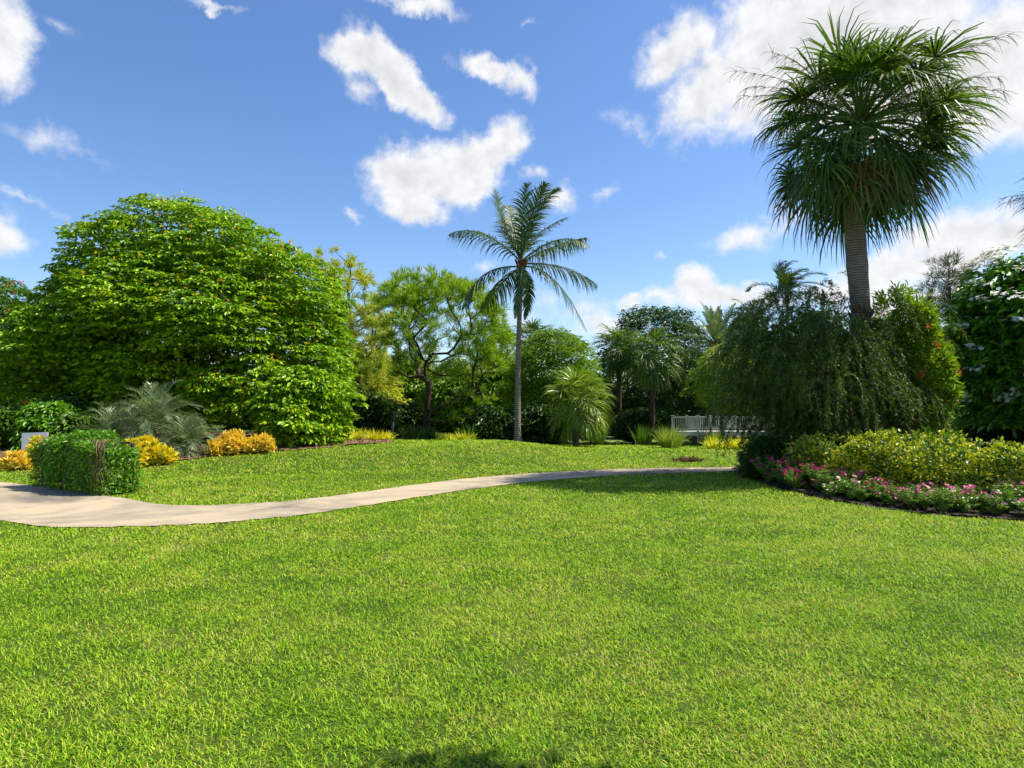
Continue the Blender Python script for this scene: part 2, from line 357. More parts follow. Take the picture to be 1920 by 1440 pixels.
def sprays(g, P, O, rng, nl, R_, L, W, droop=.5, flat=.35, tm=6, m=0, tilt=.35, out=.6):
    n = len(P); tot = n*nl
    Pi = np.repeat(P, nl, 0); Oi = np.repeat(O, nl, 0)
    h = Oi.copy(); h[:, 2] = 0; h = unit(h+1e-6); s = np.stack([-h[:, 1], h[:, 0], np.zeros(tot)], 1)
    sz = np.repeat(.7+.6*rng.rand(n), nl)
    rr = np.sqrt(rng.rand(tot))*R_*sz; a = rng.rand(tot)*2*pi
    du = rr*np.cos(a); dv = rr*np.sin(a)
    dz = rng.normal(size=tot)*R_*flat*.35-droop*(rr/R_)**2*R_*.5-droop*.3*du
    Q = Pi+h*du[:, None]+s*dv[:, None]; Q[:, 2] += dz
    D = h*(out+np.cos(a))[:, None]+s*np.sin(a)[:, None]; D = unit(D)
    D[:, 2] -= droop*(.3+.5*rr/R_); D += rng.normal(size=(tot, 3))*.3
    N_ = np.array([0, 0, 1.])+rng.normal(size=(tot, 3))*tilt+Oi*.25
    lf = L*(.65+.7*rng.rand(tot))
    leaves(g, Q, D, N_, lf, lf*W/L, tm, m)
def balls(g, P, O, rng, nl, R_, L, W, tm=4, m=0, up=.3, jit=.7):
    """tufts: leaves radiating from each point"""
    n = len(P); tot = n*nl
    D = unit(sph(rng, tot)*jit+np.repeat(unit(O), nl, 0)*.55+np.array([0, 0, up]))
    st = np.repeat(P, nl, 0)+D*R_*rng.rand(tot)[:, None]*.35+rng.normal(size=(tot, 3))*R_*.25
    lf = L*(.6+.7*rng.rand(tot))
    leaves(g, st, D, sph(rng, tot)+np.array([0, 0, .6]), lf, lf*W/L, tm, m)
def flowers(g, C, Nn, rng, r, np_=5, m=0):
    C = np.asarray(C); n = len(C); Nn = unit(Nn); a = unit(np.cross(Nn, np.array([.3, .9, .2]))); b = np.cross(Nn, a)
    ph = rng.rand(n)*2*pi
    for k in range(np_):
        t = ph+k*2*pi/np_; D = a*np.cos(t)[:, None]+b*np.sin(t)[:, None]+Nn*.15
        leaves(g, C, D, Nn, r, r*.85, 6, m)
# ------------------------------------------------------------------ tree builders
def crown_tree(name, label, cat, base, prof, mat, trunk_mat, seed, r0=.2, nsp=500, nl=40, R_=.5, L=.16, W=.09, droop=.5, flat=.35, ds=1., lump=.1,
               tm=6, shell=(.78, 1.0), ncore=.3, limbs=40, group=None, tilt=.35, flower=None, mode='spray', trunkh=.6, trunkpts=None, face=.6, tier=None, fill=0):
    rng = rs(seed); base = np.asarray(base, float)
    r = root(name, base, label, cat, group); sh = R_*.62; prof = shrink(prof, sh)
    P, O = prof_sample(prof, rng, nsp, shell, ds, lump, face, tier)
    Pc, Oc = prof_sample(prof, rng, int(nsp*ncore), (.35, .8), ds, lump)
    Pa = np.vstack([P, Pc]); Oa = np.vstack([O, Oc])
    g = Geo()
    if mode == 'spray': sprays(g, Pa, Oa, rng, nl, R_, L, W, droop, flat, tm, 0, tilt)
    else: balls(g, Pa, Oa, rng, nl, R_, L, W, tm, 0)
    if fill: Pk, Ok = prof_sample(prof, rng, fill, (.3, .72), ds, lump); sprays(g, Pk, Ok, rng, 46, R_*1.5, L*1.7, W*1.7, .3, .9, 4, 0, .8)
    g.build('crown', mat, r)
    zt = prof[-1][0]
    if trunkpts is None:
        xc = (prof[-1][1]+prof[-1][2])/2
        trunkpts = [(0, 0, -.25), (.02*zt, 0, .12*zt), (-.01*zt+.2*xc, .02, .35*zt), (.5*xc, 0, trunkh*zt)]
    tg = P[rng.permutation(len(P))[:limbs]]*np.array([.93, .93, .97])
    g = Geo(); grow(g, bez(trunkpts, 9) if len(trunkpts) == 4 else trunkpts, r0, tg, rng); g.build('trunk', trunk_mat, r, smooth=True)
    if flower:
        fm, nf, fr = flower
        sel = rng.permutation(len(P))[:nf]; g = Geo()
        C = P[sel]+O[sel]*R_*.35-np.array([0, 0, R_*.05])
        balls(g, C, O[sel]*.3+np.array([0, 0, .7]), rng, 9, fr, fr, fr*.5, 6)
        b = g.build('blossoms', fm, r); b['kind'] = 'stuff'
    return r
def lobe_tree(name, label, cat, base, lobes, mat, trunk_mat, seed, r0, trunkpts, dens=5.0, nl=30, R_=.38, L=.18, W=.095, droop=.45, flat=.12, limbs=70, fill=60, flower=None, tilt=.28):
    """a crown of overlapping lobes; lobes = (x, y, z, rx, ry, rz) relative to the base"""
    rng = rs(seed); base = np.asarray(base, float); r = root(name, base, label, cat); Lb = np.array(lobes, float); Ps = []; Os = []
    for k, (x, y, z, rx, ry, rz) in enumerate(Lb):
        n = int(dens*4*pi*((rx*ry+rx*rz+ry*rz)/3)); d = sph(rng, n); d = d[d[:, 2] > -.55]
        a = rng.rand(3)*6.28; th = np.arctan2(d[:, 1], d[:, 0]); lm = 1+.05*np.sin(4*th+d[:, 2]*5+a[0])+.045*np.sin(7*th-d[:, 2]*9+a[1])+.05*np.sin(d[:, 2]*14+3*th+a[2])
        f = (.84+.18*np.sqrt(rng.rand(len(d))))*lm
        P = np.array([x, y, z])+d*np.array([rx, ry, rz])*f[:, None]; ok = P[:, 2] > .15
        for j, q in enumerate(Lb):
            if j != k: ok &= np.sum(((P-q[:3])/(q[3:]*.86))**2, 1) > 1
        Ps.append(P[ok]); Os.append(unit(d/np.array([rx, ry, rz]))[ok])
    P = np.vstack(Ps); O = np.vstack(Os); O[:, 2] = np.maximum(O[:, 2], -.1); g = Geo()
    sprays(g, P, O, rng, nl, R_, L, W, droop, flat, 6, 0, tilt)
    for x, y, z, rx, ry, rz in Lb:
        d = sph(rng, fill); Q = np.array([x, y, z])+d*np.array([rx, ry, rz])*(.25+.5*rng.rand(fill, 1)); Q[:, 2] = np.maximum(Q[:, 2], .3)
        sprays(g, Q, d, rng, 46, R_*2, L*1.7, W*1.7, .3, .9, 4, 0, .8)
    g.build('crown', mat, r)
    g = Geo(); grow(g, bez(trunkpts, 9), r0, P[rng.permutation(len(P))[:limbs]]*.96, rng); g.build('trunk', trunk_mat, r, smooth=True)
    if flower:
        fm, nf, fr = flower; up = np.where(O[:, 2] > .1)[0]; sel = rng.permutation(up)[:nf]; g = Geo()
        balls(g, P[sel]+O[sel]*R_*.4, O[sel]*.3+np.array([0, 0, .7]), rng, 9, fr, fr, fr*.5, 6); b = g.build('blossoms', fm, r); b['kind'] = 'stuff'
    return r
def pine_tree(name, label, base, prof, mat, trunkpts, r0, seed, ntip=170, nn=70, nl=.34, w=.03, extra=(), lump=.12, rtip=.016, ds=1., ncore=.2, R_=.18, shell=(.8, 1.0), opened=0):
    rng = rs(seed); base = np.asarray(base, float); r = root(name, base, label, 'tree')
    P, O = prof_sample(prof, rng, ntip, shell, ds, lump)
    if opened:
        zc = prof[0][0]+opened*(prof[-1][0]-prof[0][0]); k = ~((P[:, 1] < .3) & (P[:, 2] < zc+.35*np.sin(P[:, 0]*2.3)) & (np.abs(P[:, 0]) < 2.6)); P, O = P[k], O[k]
    Pc, Oc = prof_sample(prof, rng, int(ntip*ncore), (.5, .8), ds, lump)
    P = np.vstack([P, Pc]); O = np.vstack([O, Oc])
    if len(extra): P = np.vstack([P, np.array(extra)]); O = np.vstack([O, unit(np.array(extra)*np.array([1, 1, 0])+np.array([0, 0, .4]))])
    g = Geo(); grow(g, bez(trunkpts, 12), r0, P, rng, rtip=rtip, alpha=.3, wob=.10, ex=.5, sag=.05); g.build('trunk', 'darkbark', r, smooth=True)
    g = Geo()
    P2 = np.vstack([P, P+rng.normal(size=P.shape)*.28-np.array([0, 0, .05]), P-O*.3+rng.normal(size=P.shape)*.22])
    O2 = np.vstack([O]*3)
    balls(g, P2, O2, rng, nn, R_, nl, w, 4, 0, up=.45)
    g.build('crown', mat, r)
    return r
def frond(path, mat, parent, rng, npair=46, ll=.7, lw=.05, grav=.5, fwd=.55, start=.14, r=.03, name='frond', wind=(0, 0, 0), up=.25, orig=(0, 0, 0), label=None, nseg=3):
    """feather leaf along a midrib path"""
    path = np.asarray(path, float); n = len(path); g = Geo()
    tube(g, path, np.linspace(r, r*.15, n), 5)
    s = np.linspace(0, 1, n); t = np.linspace(start, .995, npair)
    t = np.concatenate([t, t+.3/npair]); t = np.clip(t, 0, .997); side = np.concatenate([np.ones(npair), -np.ones(npair)])
    P = np.stack([np.interp(t, s, path[:, k]) for k in range(3)], 1)
    Tg = unit(np.gradient(path, axis=0)); T = unit(np.stack([np.interp(t, s, Tg[:, k]) for k in range(3)], 1))
    lat = np.cross(T, np.array([0, 0, 1.])); bad = np.linalg.norm(lat, axis=1) < .25
    h0 = path[-1]-path[0]; h0[2] = 0
    l0 = unit(np.cross(unit(h0+1e-6), np.array([0, 0, 1.])))
    lat = unit(np.where(bad[:, None], l0, lat)); lat[np.sum(lat*l0, 1) < 0] *= -1
    nrm = np.cross(lat, T); 
    L = ll*np.sin(pi*np.clip(.12+.86*((t-start)/(1-start)), 0, 1))**.6*(.85+.3*rng.rand(len(t)))
    D = lat*side[:, None]*(1-.35*t[:, None])+T*(fwd+.5*t[:, None])+nrm*up+rng.normal(size=(len(t), 3))*.09
    D = unit(D); V = []; cur = P.copy(); W = lw*(.8+.4*rng.rand(len(t)))
    k = nseg+1; rows = []
    wd = np.cross(D, nrm); wd = unit(wd)
    for i in range(k):
        f = i/nseg; ww = W*(1-f**2.2)*(.55 if i == 0 else 1)
        rows.append(cur+wd*(ww/2)[:, None]); rows.append(cur-wd*(ww/2)[:, None])
        D = unit(D+np.array([0, 0, -1.])*grav*(.25+f)*1.0/nseg*2+np.array(wind)/nseg)
        cur = cur+D*(L/nseg)[:, None]
    V = np.stack(rows, 1); b = (np.arange(len(t))*2*k)[:, None]
    Q = np.concatenate([np.stack([b[:, 0]+2*i, b[:, 0]+2*i+1, b[:, 0]+2*i+3, b[:, 0]+2*i+2], 1) for i in range(nseg)])
    g.add(V, Q)
    o = g.build(name, mat, parent, orig)
    if label: o['label'] = label
    return o
def fan(g, base, D, up, rng, R_=.9, nseg=34, spread=2.3, w=.05, grav=.5, fold=.25, m=0, wind=(0, 0, 0), k=4):
    """costapalmate leaf blade: drooping segments from the end of the petiole"""
    D = unit(D); lat = unit(np.cross(D, up)); nr = np.cross(lat, D)
    a = np.linspace(-spread, spread, nseg)+rng.normal(size=nseg)*.03
    L = R_*(.62+.38*np.cos(a*.55))*(.9+.2*rng.rand(nseg))
    d = D[None]*np.cos(a)[:, None]+lat[None]*np.sin(a)[:, None]+nr[None]*(fold*np.abs(np.sin(a))+rng.normal(size=nseg)*.10)[:, None]
    d = unit(d); wdir = unit(np.cross(d, nr[None]+rng.normal(size=(nseg, 3))*.35)); cur = np.repeat(np.asarray(base, float)[None], nseg, 0); rows = []
    prof = [.25, 1, .85, .5, .08] if k == 4 else [.3, 1, .6, .06]
    for i in range(k+1):
        ww = w*prof[i]*L/R_
        rows += [cur+wdir*(ww/2)[:, None], cur-wdir*(ww/2)[:, None]]
        f = i/k
        d = unit(d+np.array([0, 0, -1.])*grav*1.25*(f**2.1)+np.array(wind)*f)
        cur = cur+d*(L/k)[:, None]
    V = np.stack(rows, 1); b = np.arange(nseg)*2*(k+1)
    Q = np.concatenate([np.stack([b+2*i, b+2*i+1, b+2*i+3, b+2*i+2], 1) for i in range(k)])
    g.add(V, Q, None, m)
def fan_palm(name, label, base, trunk, r0, crown, seed, mat, nleaf=40, pet=1.1, R_=1.0, elr=(80, -55), nseg=34, grav=.5, w=.05, bark='sabalbark', stalks=0, wind=(0, 0, 0), spread=2.2, r1=None, cat='palm tree', boots=False, stalkdir=None, dry=None):
    rng = rs(seed); base = np.asarray(base, float); r = root(name, base, label, cat)
    c = np.asarray(crown, float)
    if trunk is not None:
        g = Geo(); P = bez(trunk, 26); rr = np.linspace(r0, r1 or r0*.85, 26)*(1+.045*np.sin(np.linspace(0, 17, 26)+seed)+.03*rng.normal(size=26)); rr[:2] *= 1.12
        tube(g, P, rr, 16)
        g.build('trunk', bark, r, smooth=True)
    for i in range(nleaf):
        el = R(elr[0]+(elr[1]-elr[0])*((i+.5)/nleaf)**.85); az = i*2.39996+rng.normal()*.2
        d = np.array([cos(az)*cos(el), sin(az)*cos(el), sin(el)])
        L = pet*(.8+.4*rng.rand())*(.8 if el > 1 else 1)
        st = c+np.array([0, 0, .25*sin(el)])+d*np.array([.12, .12, 0])
        path = [st]; dd = d.copy()
        for q in range(7):
            dd = unit(dd+np.array([0, 0, -1.])*.09*(1+max(0, .6-el))+np.array(wind)*.05); path.append(path[-1]+dd*L/7)
        g = Geo(); tube(g, path, np.linspace(.03, .014, 8)*R_, 5)
        up = np.array([0, 0, 1.]) if abs(dd[2]) < .9 else -np.array([cos(az), sin(az), 0])*np.sign(dd[2])*-1
        fd = unit(dd+np.array([0, 0, -.12]))
        fan(g, path[-1], fd, up, rng, R_*(.85+.3*rng.rand()), nseg, spread, w, grav*(.7+.6*rng.rand()), m=0, wind=wind)
        g.build('frond', dry if (dry and el < -.2 and rng.rand() < .22) else mat, r)
    for i in range(stalks):
        az = stalkdir[i] if stalkdir else i*2.39996+.7; el = .35+.5*rng.rand()
        d = np.array([cos(az)*cos(el), sin(az)*cos(el), sin(el)]); p = c+np.array([0, 0, .2]); path = [p]; L = (pet+R_)*(1.0+.22*rng.rand())
        for q in range(14):
            d = unit(d+np.array([0, 0, -1.])*.055+np.array(wind)*.06); path.append(path[-1]+d*L/14)
        g = Geo(); path = np.array(path); tube(g, path, np.linspace(.016, .004, 15), 4)
        for q in range(4, 15):
            for s_ in range(5):
                dd = unit(sph(rng, 1)[0]*.7+d*.9); pp = [path[q]]
                for e in range(5):
                    dd = unit(dd+np.array([0, 0, -1.])*.25+sph(rng, 1)[0]*.12+np.array(wind)*.1); pp.append(pp[-1]+dd*.09*(1.4-.04*q))
                tube(g, pp, np.linspace(.006, .003, 6), 3, cap=False)
        g.build('flower_stalk', 'sabaldry', r)
    if boots:
        for (pz, nb, ln) in boots:
            pass
    return r
def bush(name, label, cat, base, w, h, mat, seed, group=None, nsp=120, nl=26, R_=.22, L=.1, W=.05, droop=.3, d=None, tm=6, flat=.6, mode='spray', lump=.16, stemmat='darkbark', flower=None, top=.5, ncore=.5, tilt=.5, xs=(0, 0)):
    rng = rs(seed); base = np.asarray(base, float); r = root(name, base, label, cat, group)
    prof = [(0.02, -w*.40, w*.40), (h*.2, -w*.49, w*.49), (h*.5, -w*.5+xs[0], w*.5+xs[0]), (h*.78, -w*.36+xs[1], w*.36+xs[1]), (h*.93, -w*.2+xs[1], w*.2+xs[1]), (h, -.02+xs[1], .02+xs[1])]
    ds = (d or w*.85)/w
    P, O = prof_sample(prof, rng, nsp, (.78, 1), ds, lump, .5); Pc, Oc = prof_sample(prof, rng, int(nsp*ncore), (.3, .8), ds, lump)
    g = Geo(); A = np.vstack([P, Pc]); B = np.vstack([O, Oc]); A[:, 2] = np.maximum(A[:, 2], R_*.4)
    if mode == 'spray': sprays(g, A, B, rng, nl, R_, L, W, droop, flat, tm, 0, tilt)
    else: balls(g, A, B, rng, nl, R_, L, W, tm, 0, up=top)
    g.build('foliage', mat, r)
    g = Geo(); tg = P[rng.permutation(len(P))[:14]]*.9
    for t in tg: tube(g, bez([(t[0]*.15, t[1]*.15, -.05), (t[0]*.3, t[1]*.3, t[2]*.5), t], 6), np.linspace(.022, .008, 6)*max(.5, h), 4)
    g.build('stem', stemmat, r)
    if flower:
        fm, nf, fr = flower; sel = rng.permutation(len(P))[:nf]
        for q in sel:
            g = Geo(); balls(g, (P[q]+O[q]*R_*.5)[None], O[q][None], rng, 12, fr, fr, fr*.6, 6); g.build('blossom', fm, r)
    return r
def clump(name, label, cat, base, n, L, W, mat, seed, spread=.9, grav=.5, group=None, rb=.1, k=5, eln=.0):
    """strap leaves or grass blades arching out of one base"""
    rng = rs(seed); base = np.asarray(base, float); r = root(name, base, label, cat, group)
    az = rng.rand(n)*2*pi; sp = np.abs(rng.normal(size=n))*spread+eln
    d = unit(np.stack([np.cos(az)*sp, np.sin(az)*sp, np.ones(n)], 1)); cur = np.stack([np.cos(az)*rb*rng.rand(n), np.sin(az)*rb*rng.rand(n), np.zeros(n)-.02], 1)
    l = L*(.6+.5*rng.rand(n)); wd = unit(np.cross(d, sph(rng, n))); rows = []
    for i in range(k+1):
        f = i/k; ww = W*(1-f**2)*np.ones(n)
        rows += [cur+wd*(ww/2)[:, None], cur-wd*(ww/2)[:, None]]
        d = unit(d+np.array([0, 0, -1.])*grav*f*.6); cur = cur+d*(l/k)[:, None]
    V = np.stack(rows, 1); b = np.arange(n)*2*(k+1)
    Q = np.concatenate([np.stack([b+2*i, b+2*i+1, b+2*i+3, b+2*i+2], 1) for i in range(k)])
    g = Geo(); g.add(V, Q); g.build('foliage', mat, r)
    return r
#SECTION2
# ================================================================== SETTING
def vnoise(x, y, sc, seed):
    r = rs(seed).rand(64, 64); x = np.asarray(x)/sc; y = np.asarray(y)/sc
    i = np.floor(x).astype(int); j = np.floor(y).astype(int); u = sm(x-i); v = sm(y-j)
    g = lambda a, b: r[a % 64, b % 64]
    return (g(i, j)*(1-u)+g(i+1, j)*u)*(1-v)+(g(i, j+1)*(1-u)+g(i+1, j+1)*u)*v
xs = np.concatenate([[-900, -500, -250, -120, -70], np.arange(-45, 45.1, .5), [70, 120, 250, 500, 900]])
ys = np.concatenate([[-300, -120, -50, -20, -10], np.arange(-5, 70.1, .5), [80, 100, 140, 220, 400, 800, 1500]])
gx, gy = np.meshgrid(xs, ys); nx = len(xs)
g = Geo(); ii, jj = np.meshgrid(np.arange(nx-1), np.arange(len(ys)-1)); b = (jj*nx+ii).ravel()
g.add(np.stack([gx, gy, H(gx, gy)], -1).reshape(-1, 3), np.stack([b, b+1, b+nx+1, b+nx], 1))
tag(g.build('lawn', 'lawn', smooth=True), kind='structure')
# path
near = [(-420, 905), (-300, 925), (-180, 950), (-60, 970), (0, 979), (60, 988), (120, 992), (250, 990), (400, 984), (560, 969), (700, 948), (850, 923), (1000, 904), (1150, 892), (1300, 887), (1400, 884), (1500, 882), (1640, 881)]
far = [(-420, 868), (-300, 880), (-180, 890), (-60, 899), (0, 905), (75, 914), (150, 925), (240, 937), (280, 946), (330, 951), (400, 950), (520, 944), (640, 930), (760, 913), (880, 898), (1000, 889), (1100, 883), (1220, 879), (1380, 877), (1500, 875.5), (1640, 875)]
pxs = np.concatenate([np.arange(-420, 1640, 14), [1640]])
na, fa = np.array(near, float), np.array(far, float)
def smooth_interp(x, a):
    y = np.interp(x, a[:, 0], a[:, 1]); k = np.array([1, 2, 3, 2, 1])/9.
    yp = np.pad(y, 2, mode='edge'); yp[:2] = y[0]; return np.convolve(yp, k, 'valid')
ny_, fy_ = smooth_interp(pxs, na), smooth_interp(pxs, fa)
NE = np.array([hit(a, b_) for a, b_ in zip(pxs, ny_)]); FE = np.array([hit(a, b_) for a, b_ in zip(pxs, fy_)])
g = Geo(); rows = [NE+(FE-NE)*f for f in np.linspace(0, 1, 7)]
V = np.stack(rows, 1).reshape(-1, 3); V[:, 2] = H(V[:, 0], V[:, 1])+.018; Q = []
for i in range(len(pxs)-1):
    for k in range(6): Q.append((i*7+k, (i+1)*7+k, (i+1)*7+k+1, i*7+k+1))
g.add(V, Q); tag(g.build('path', 'path', smooth=True), kind='structure')
PATH = [tuple(p[:2]) for p in NE]+[tuple(p[:2]) for p in FE[::-1]]
# polygons of beds and pond
bedf = [(1372, 880), (1385, 891), (1420, 905), (1470, 920), (1560, 940), (1640, 953), (1720, 963), (1800, 971), (1920, 979), (2060, 986), (2200, 992)]
BEDF = np.array([hit(*p)[:2] for p in bedf])
BED = [tuple(p) for p in BEDF]+[(X(2250, 14)+3, 14), (24, 27), (X(1440, 26), 26), (X(1400, 21), 21)]
mf = [(-150, 862), (20, 872), (95, 877), (250, 873), (330, 865), (400, 857), (520, 847), (600, 841)]
MF = [tuple(hit(*p)[:2]) for p in mf]
MUL = MF+[(X(735, 24.6), 24.6), (X(740, 27.5), 27.5), (X(650, 33), 33), (X(300, 38), 38), (X(-100, 36), 36)]
POND = [(1.0, 33.5), (4, 32.8), (7.5, 33.6), (10.5, 32.6), (16, 33), (24, 36), (26, 46), (16, 52), (4, 50), (-1, 42)]
def sheet(name, poly, mat, res, lift, seed, chips=0, cmat=None, cs=.06, amp=.02, kind='structure'):
    rng = rs(seed); p = np.array(poly); x0, y0 = p.min(0); x1, y1 = p.max(0)
    xs_ = np.arange(x0, x1+res, res); ys_ = np.arange(y0, y1+res, res); a, c = np.meshgrid(xs_, ys_); n_ = len(xs_)
    z = H(a, c)+lift+amp*(vnoise(a, c, .35, seed)+vnoise(a, c, .9, seed+1)-1)
    i, j = np.meshgrid(np.arange(n_-1), np.arange(len(ys_)-1)); k = inpoly(xs_[i]+res/2, ys_[j]+res/2, poly)
    b = (j*n_+i)[k]; Q = np.stack([b, b+1, b+n_+1, b+n_], 1)
    u, inv = np.unique(Q, return_inverse=True); V = np.stack([a, c, z], -1).reshape(-1, 3)[u]
    g = Geo(); g.add(V, inv.reshape(-1, 4))
    if chips:
        q = np.stack([x0+(x1-x0)*rng.rand(chips), y0+(y1-y0)*rng.rand(chips)], 1); q = q[inpoly(q[:, 0], q[:, 1], poly)]
        P = np.stack([q[:, 0], q[:, 1], H(q[:, 0], q[:, 1])+lift+.01], 1); n = len(P)
        D = rng.normal(size=(n, 3))*[1, 1, .35]; l = cs*(.5+rng.rand(n))
        leaves(g, P, D, np.array([0, 0, 1.])+rng.normal(size=(n, 3))*.35, l, l*.4, 4, 1)
        return tag(g.build(name, [mat, cmat], smooth=False), kind=kind)
    return tag(g.build(name, mat, smooth=True), kind=kind)
sheet('mulch_bed', MUL, 'mulch', .16, .03, 3, 30000, 'chip', .11, .05)
sheet('flower_bed', BED, 'soil', .10, .035, 4, 26000, 'darkchip', .07, .05)
g = Geo(); pp = np.array(POND); c = pp.mean(0); n = len(pp)
fine = []
for i in range(n):
    for t in np.linspace(0, 1, 5)[:-1]: fine.append(pp[i]*(1-t)+pp[(i+1) % n]*t)
fine = np.array(fine); n = len(fine); g.add(np.vstack([np.c_[fine, np.full(n, .10)], [[c[0], c[1], .10]]]), None, [(i, (i+1) % n, n) for i in range(n)])
tag(g.build('water', 'water'), kind='structure')
rng = rs(8); q = np.stack([-1+26*rng.rand(5200), 32.6+9*rng.rand(5200)**1.4], 1); q = q[inpoly(q[:, 0], q[:, 1], POND)]
q = q[vnoise(q[:, 0], q[:, 1], 1.6, 5) > .36]
g = Geo(); n = len(q); P = np.c_[q, .112+.05*rng.rand(n)]; th = np.arange(8)*2*pi/8
rr = .10+.13*rng.rand(n); tl = rng.normal(size=(n, 2))*.22
V = np.stack([P[:, 0, None]+rr[:, None]*np.cos(th), P[:, 1, None]+rr[:, None]*np.sin(th), P[:, 2, None]+np.abs(rr[:, None]*(np.cos(th)*tl[:, :1]+np.sin(th)*tl[:, 1:]))], -1).reshape(-1, 3)
b = np.arange(n)*8; g.add(V, np.concatenate([np.stack([b, b+1, b+2, b+3], 1), np.stack([b, b+3, b+4, b+7], 1), np.stack([b+4, b+5, b+6, b+7], 1)]))
tag(g.build('lily_pads', 'pad'), 'pale green lily pads floating on the pond before the bridge', 'lily pads', kind='stuff')
# grass blades
def grass():
    rng = rs(11); g = Geo()
    for (ya, yb, den, L, W) in [(1.5, 4, 9000, .036, .0050), (4, 6, 6200, .038, .0056), (6, 8.5, 3600, .042, .0074), (8.5, 12, 2000, .046, .010), (12, 17, 950, .052, .0145), (17, 24, 420, .062, .022), (24, 35, 150, .08, .034)]:
        hw = .83*yb+2.2; n = int(2*hw*(yb-ya)*den)
        x = (rng.rand(n)*2-1)*hw; y = ya+(yb-ya)*rng.rand(n)
        k = np.abs(x) < .83*y+2.2
        k &= ~inpoly(x, y, BED)
        if ya > 14: k &= ~inpoly(x, y, MUL) & ~inpoly(x, y, POND)
        k &= ~inpoly(x, y, PATH)
        cl = vnoise(x, y, .16, 1)*.5+vnoise(x, y, .07, 2)*.5
        k &= rng.rand(n) < .25+1.3*cl
        x, y, cl = x[k], y[k], cl[k]; n = len(x)
        P = np.stack([x, y, H(x, y)-.004], 1)
        a = rng.rand(n)*2*pi+vnoise(x, y, .3, 9)*3
        lean = .3+1.3*rng.rand(n)**1.3
        D = np.stack([np.cos(a)*lean, np.sin(a)*lean, np.full(n, .75)], 1)
        Nn = np.stack([-np.cos(a), -np.sin(a), lean], 1)+rng.normal(size=(n, 3))*.3
        l = L*(.5+.6*rng.rand(n)+.5*cl); w = W*(.7+.6*rng.rand(n))
        leaves(g, P, D, Nn, l, w, 5)
    return tag(g.build('grass', 'grass'), 'mown green lawn grass covering the open garden', 'grass', kind='stuff')
grass()
# ================================================================== BIG TREES
def prof(d, cx, rows, dz=0):
    c = at(cx, d); x0 = c[0]
    return c, sorted([(Z(py, d)-c[2], X(a, d)-x0, X(b_, d)-x0) for py, a, b_ in rows])
d = 28; c = at(345, d)
def lb(px, py, rx, ry_, yo, ryd): k = d/F; return (X(px, d)-c[0], yo, Z(py, d)-c[2], rx*k, ryd, ry_*k)
lobes = [lb(335, 490, 128, 112, 0, 3.6), lb(250, 525, 100, 104, -.6, 3.0), lb(440, 520, 100, 104, -.5, 3.2), lb(545, 575, 92, 108, 0, 3.0), lb(165, 612, 80, 90, 0, 2.7), lb(590, 690, 66, 112, -.2, 2.6),
    lb(110, 690, 80, 92, -.2, 2.6), lb(325, 600, 112, 84, -3.0, 2.3), lb(200, 655, 100, 80, -2.6, 2.1), lb(455, 625, 104, 84, -2.9, 2.2), lb(505, 745, 108, 76, -2.6, 2.1), lb(330, 705, 84, 58, -2.8, 1.9), lb(590, 765, 62, 74, -1.6, 2.0), lb(345, 745, 130, 80, -1.6, 2.2), lb(225, 745, 105, 74, -.9, 2.0), lb(345, 600, 200, 180, 2.6, 3.5)]
lobe_tree('lime_green_tree', 'huge dome shaped lime green tree behind the orange shrubs', 'tree', c, lobes, 'bigtree', 'bark', 21, .42, [(0, 0, -.25), (.1, 0, 1.2), (-.1, 0, 3), (.2, 0, 6)], flower=('yflower', 420, .075), dens=6.4, nl=40, L=.15, W=.08, R_=.36)
c, p = prof(36, -10, [(508, -70, 20), (530, -170, 60), (600, -220, 92), (680, -220, 96), (740, -190, 80), (800, -140, 60)])
crown_tree('flame_tree', 'dark feathery tree with few orange flowers at left edge', 'tree', c, p, 'flame', 'bark', 22, r0=.3, nsp=700, nl=60, R_=.75, L=.22, W=.06, droop=.7, flat=.2, lump=.1, flower=('orange', 50, .14))
# pines
c, p = prof(40, 650, [(472, 590, 640), (490, 580, 665), (530, 600, 700), (580, 620, 722), (640, 630, 735), (700, 640, 730), (745, 660, 740)])
pine_tree('yellow_pine', 'yellowing pine tree rising behind the right edge of the dome tree', c, p, 'ypine', [(.8, 0, -.3), (.9, 0, 2.5), (.4, .1, 5), (.1, 0, 7.6)], .18, 23, ntip=165, nn=46, nl=.36, w=.032, lump=.22, ncore=.3)
c, p = prof(35, 800, [(528, 750, 850), (545, 728, 905), (570, 722, 928), (610, 715, 942), (650, 715, 945), (700, 735, 940)])
def rel(px, py, d, c, dy=0): return (X(px, d)-c[0], dy, Z(py, d)-c[2])
ex = [rel(*q, 35, c, dy) for q, dy in [((870, 740), -1), ((900, 735), .5), ((925, 750), -1.2), ((880, 775), -1.4), ((915, 785), -.6), ((950, 770), 0), ((850, 790), -1.2), ((940, 725), -.3), ((700, 690), -.6), ((690, 730), -.8), ((665, 745), -.4), ((720, 745), -1), ((650, 700), 0), ((890, 755), -1.2), ((930, 790), -1), ((845, 760), -1.3), ((715, 700), -1), ((905, 760), 1)]]
pine_tree('branching_pine', 'green pine tree with spreading dark limbs beside the tall coconut palm', c, p, 'pine', [(0, 0, -.3), (-.05, 0, 1.0), (.05, .05, 1.9), (.12, 0, 2.9)], .17, 24, ntip=430, nn=30, nl=.38, w=.036, extra=ex, lump=.13, opened=.66, rtip=.0105, ds=.95, ncore=.12, R_=.2, shell=(.88, 1.02))
